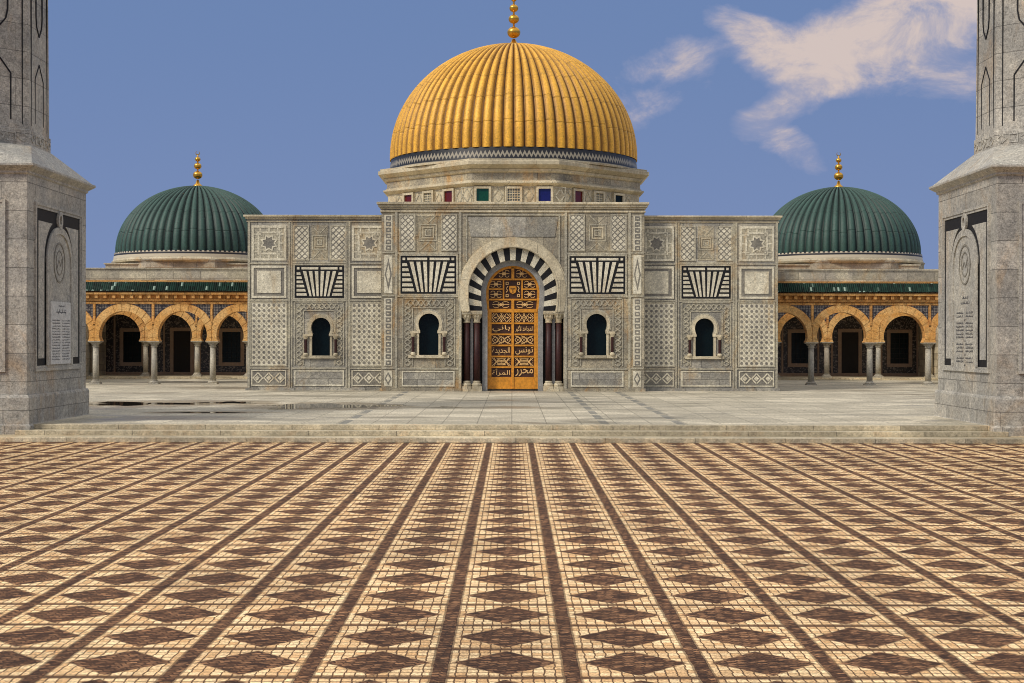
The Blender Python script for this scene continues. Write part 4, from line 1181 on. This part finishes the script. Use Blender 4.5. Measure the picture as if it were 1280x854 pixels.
# ================================================================== WORLD, SUN, CAMERA
w = bpy.data.worlds.new('World'); bpy.context.scene.world = w; w.use_nodes = True
t = NT(w.node_tree); bg = t.n['Background']
SUN_EL, SUN_AZ = R(42), R(52)                     # azimuth: left of the viewer's back
sky = t.node('ShaderNodeTexSky', sky_type='NISHITA', sun_disc=False, sun_elevation=SUN_EL, sun_rotation=PI + SUN_AZ, air_density=1.0, dust_density=1.5, ozone_density=2.0)
d = t.node('ShaderNodeTexCoord').outputs['Generated']
x, y, z = t.xyz(d)
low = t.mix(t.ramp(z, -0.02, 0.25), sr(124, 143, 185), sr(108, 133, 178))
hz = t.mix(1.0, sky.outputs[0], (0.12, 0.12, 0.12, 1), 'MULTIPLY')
sky_fill = t.mix(0.7, hz, (1.05, 1.02, 0.98, 1))      # unseen upper sky, whitened and brightened as added fill light
base = t.mix(t.ramp(z, 0.28, 0.60), low, sky_fill)
yy = t.m('MAXIMUM', t.m('ABSOLUTE', y), 0.05)
cu, cv = t.m('DIVIDE', x, yy), t.m('DIVIDE', z, yy)
wp = t.noise(t.comb(cu, cv, t.m('SIGN', y)), 9, 5, 0.6, 0.3, col=True)
wx, wy, _ = t.xyz(wp)
cu2 = t.m('ADD', cu, t.m('MULTIPLY', t.m('SUBTRACT', wx, 0.5), 0.05))
cv2 = t.m('ADD', cv, t.m('MULTIPLY', t.m('SUBTRACT', wy, 0.5), 0.05))
def blob(px, py, a, b, ang, amt):
    cx, cy = (px - 641) / 1850.0, (424 - py) / 1850.0
    c, s_ = math.cos(ang), math.sin(ang)
    dx, dy = t.m('SUBTRACT', cu2, cx), t.m('SUBTRACT', cv2, cy)
    e = t.m('ADD', t.m('MULTIPLY', dx, c), t.m('MULTIPLY', dy, s_)); f = t.m('SUBTRACT', t.m('MULTIPLY', dy, c), t.m('MULTIPLY', dx, s_))
    q = t.m('ADD', t.m('POWER', t.m('DIVIDE', e, a / 1850.0), 2.0), t.m('POWER', t.m('DIVIDE', f, b / 1850.0), 2.0))
    return t.m('MULTIPLY', t.m('SUBTRACT', 1.0, t.ramp(q, 0.0, 4.0)), amt)
cl = None
for bb in ((1090, 40, 105, 34, 0.22, 1.15), (985, 62, 60, 26, -0.35, 1.1), (1015, 84, 42, 30, 0.2, 1.0), (1190, 2, 75, 24, 0.05, 1.15), (925, 27, 34, 12, -0.4, 0.75), (1140, 62, 60, 26, -0.3, 0.7), (1200, 62, 34, 44, 0.2, 0.6),
           (962, 142, 44, 20, 0.35, 1.0), (950, 182, 26, 14, -0.2, 0.7), (990, 196, 38, 16, -0.5, 0.8), (1010, 118, 34, 20, 0.7, 0.5), (845, 62, 36, 18, 0.2, 0.75), (862, 92, 20, 24, 0.9, 0.35), (792, 70, 24, 14, 0.9, 0.4), (800, 125, 34, 18, 0.3, 0.6), (1120, 95, 80, 18, 0.0, 0.45)):
    o = blob(*bb); cl = o if cl is None else t.m('ADD', cl, t.m('MULTIPLY', o, t.m('SUBTRACT', 1.0, cl, clamp=True)))
dn = t.noise(t.comb(cu, t.m('MULTIPLY', cv, 1.5), 0.0), 16, 8, 0.68, 0.5)
cl = t.m('SUBTRACT', t.m('MULTIPLY', cl, 1.12), t.m('MULTIPLY', t.ramp(dn, 0.70, 0.32), 0.66), clamp=True)
cl = t.m('POWER', cl, 1.1)
cl = t.m('MULTIPLY', cl, t.m('GREATER_THAN', y, 0.02))
# other wisps around the sky, away from the view of the mausoleum
on = t.noise(t.comb(cu, t.m('MULTIPLY', cv, 2.0), 3.0), 2.2, 6, 0.6, 0.5)
far = t.m('MULTIPLY', t.ramp(on, 0.52, 0.7), t.ramp(t.m('ADD', t.m('ABSOLUTE', cu), t.m('MULTIPLY', t.m('LESS_THAN', y, 0.0), 1.0)), 0.55, 0.9))
cl = t.m('MAXIMUM', cl, t.m('MULTIPLY', far, 0.6), clamp=True)
ccol = t.mix(t.ramp(cl, 0.2, 0.9), sr(168, 168, 192), sr(214, 197, 190))
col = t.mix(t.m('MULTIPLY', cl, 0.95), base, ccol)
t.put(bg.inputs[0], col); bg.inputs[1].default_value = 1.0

sun = bpy.data.lights.new('sun', 'SUN'); sun.energy = 2.4; sun.angle = R(12); sun.color = (1.0, 0.93, 0.83)
so = bpy.data.objects.new('sun', sun); C.objects.link(so)
dirv = Vector((-math.sin(SUN_AZ) * math.cos(SUN_EL), -math.cos(SUN_AZ) * math.cos(SUN_EL), math.sin(SUN_EL)))
so.rotation_euler = (-dirv).to_track_quat('-Z', 'Y').to_euler(); so.location = dirv * 60

cam = bpy.data.cameras.new('camera'); cam.lens = 36 * 1850 / 1280; cam.sensor_width = 36; cam.clip_end = 6000; cam.clip_start = 0.1
co = bpy.data.objects.new('camera', cam); C.objects.link(co); co.location = (0, 0, E)
co.rotation_euler = (R(90) - math.atan(3 / 1850), 0, 0)
co.rotation_euler.rotate_axis('Z', R(0.1))
bpy.context.scene.camera = co
sc_ = bpy.context.scene
sc_.view_settings.view_transform = 'Standard'; sc_.view_settings.look = 'None'; sc_.view_settings.exposure = 0; sc_.view_settings.gamma = 1

sc_.render.engine = 'CYCLES'; sc_.cycles.pixel_filter_type = 'BLACKMAN_HARRIS'; sc_.cycles.filter_width = 1.0
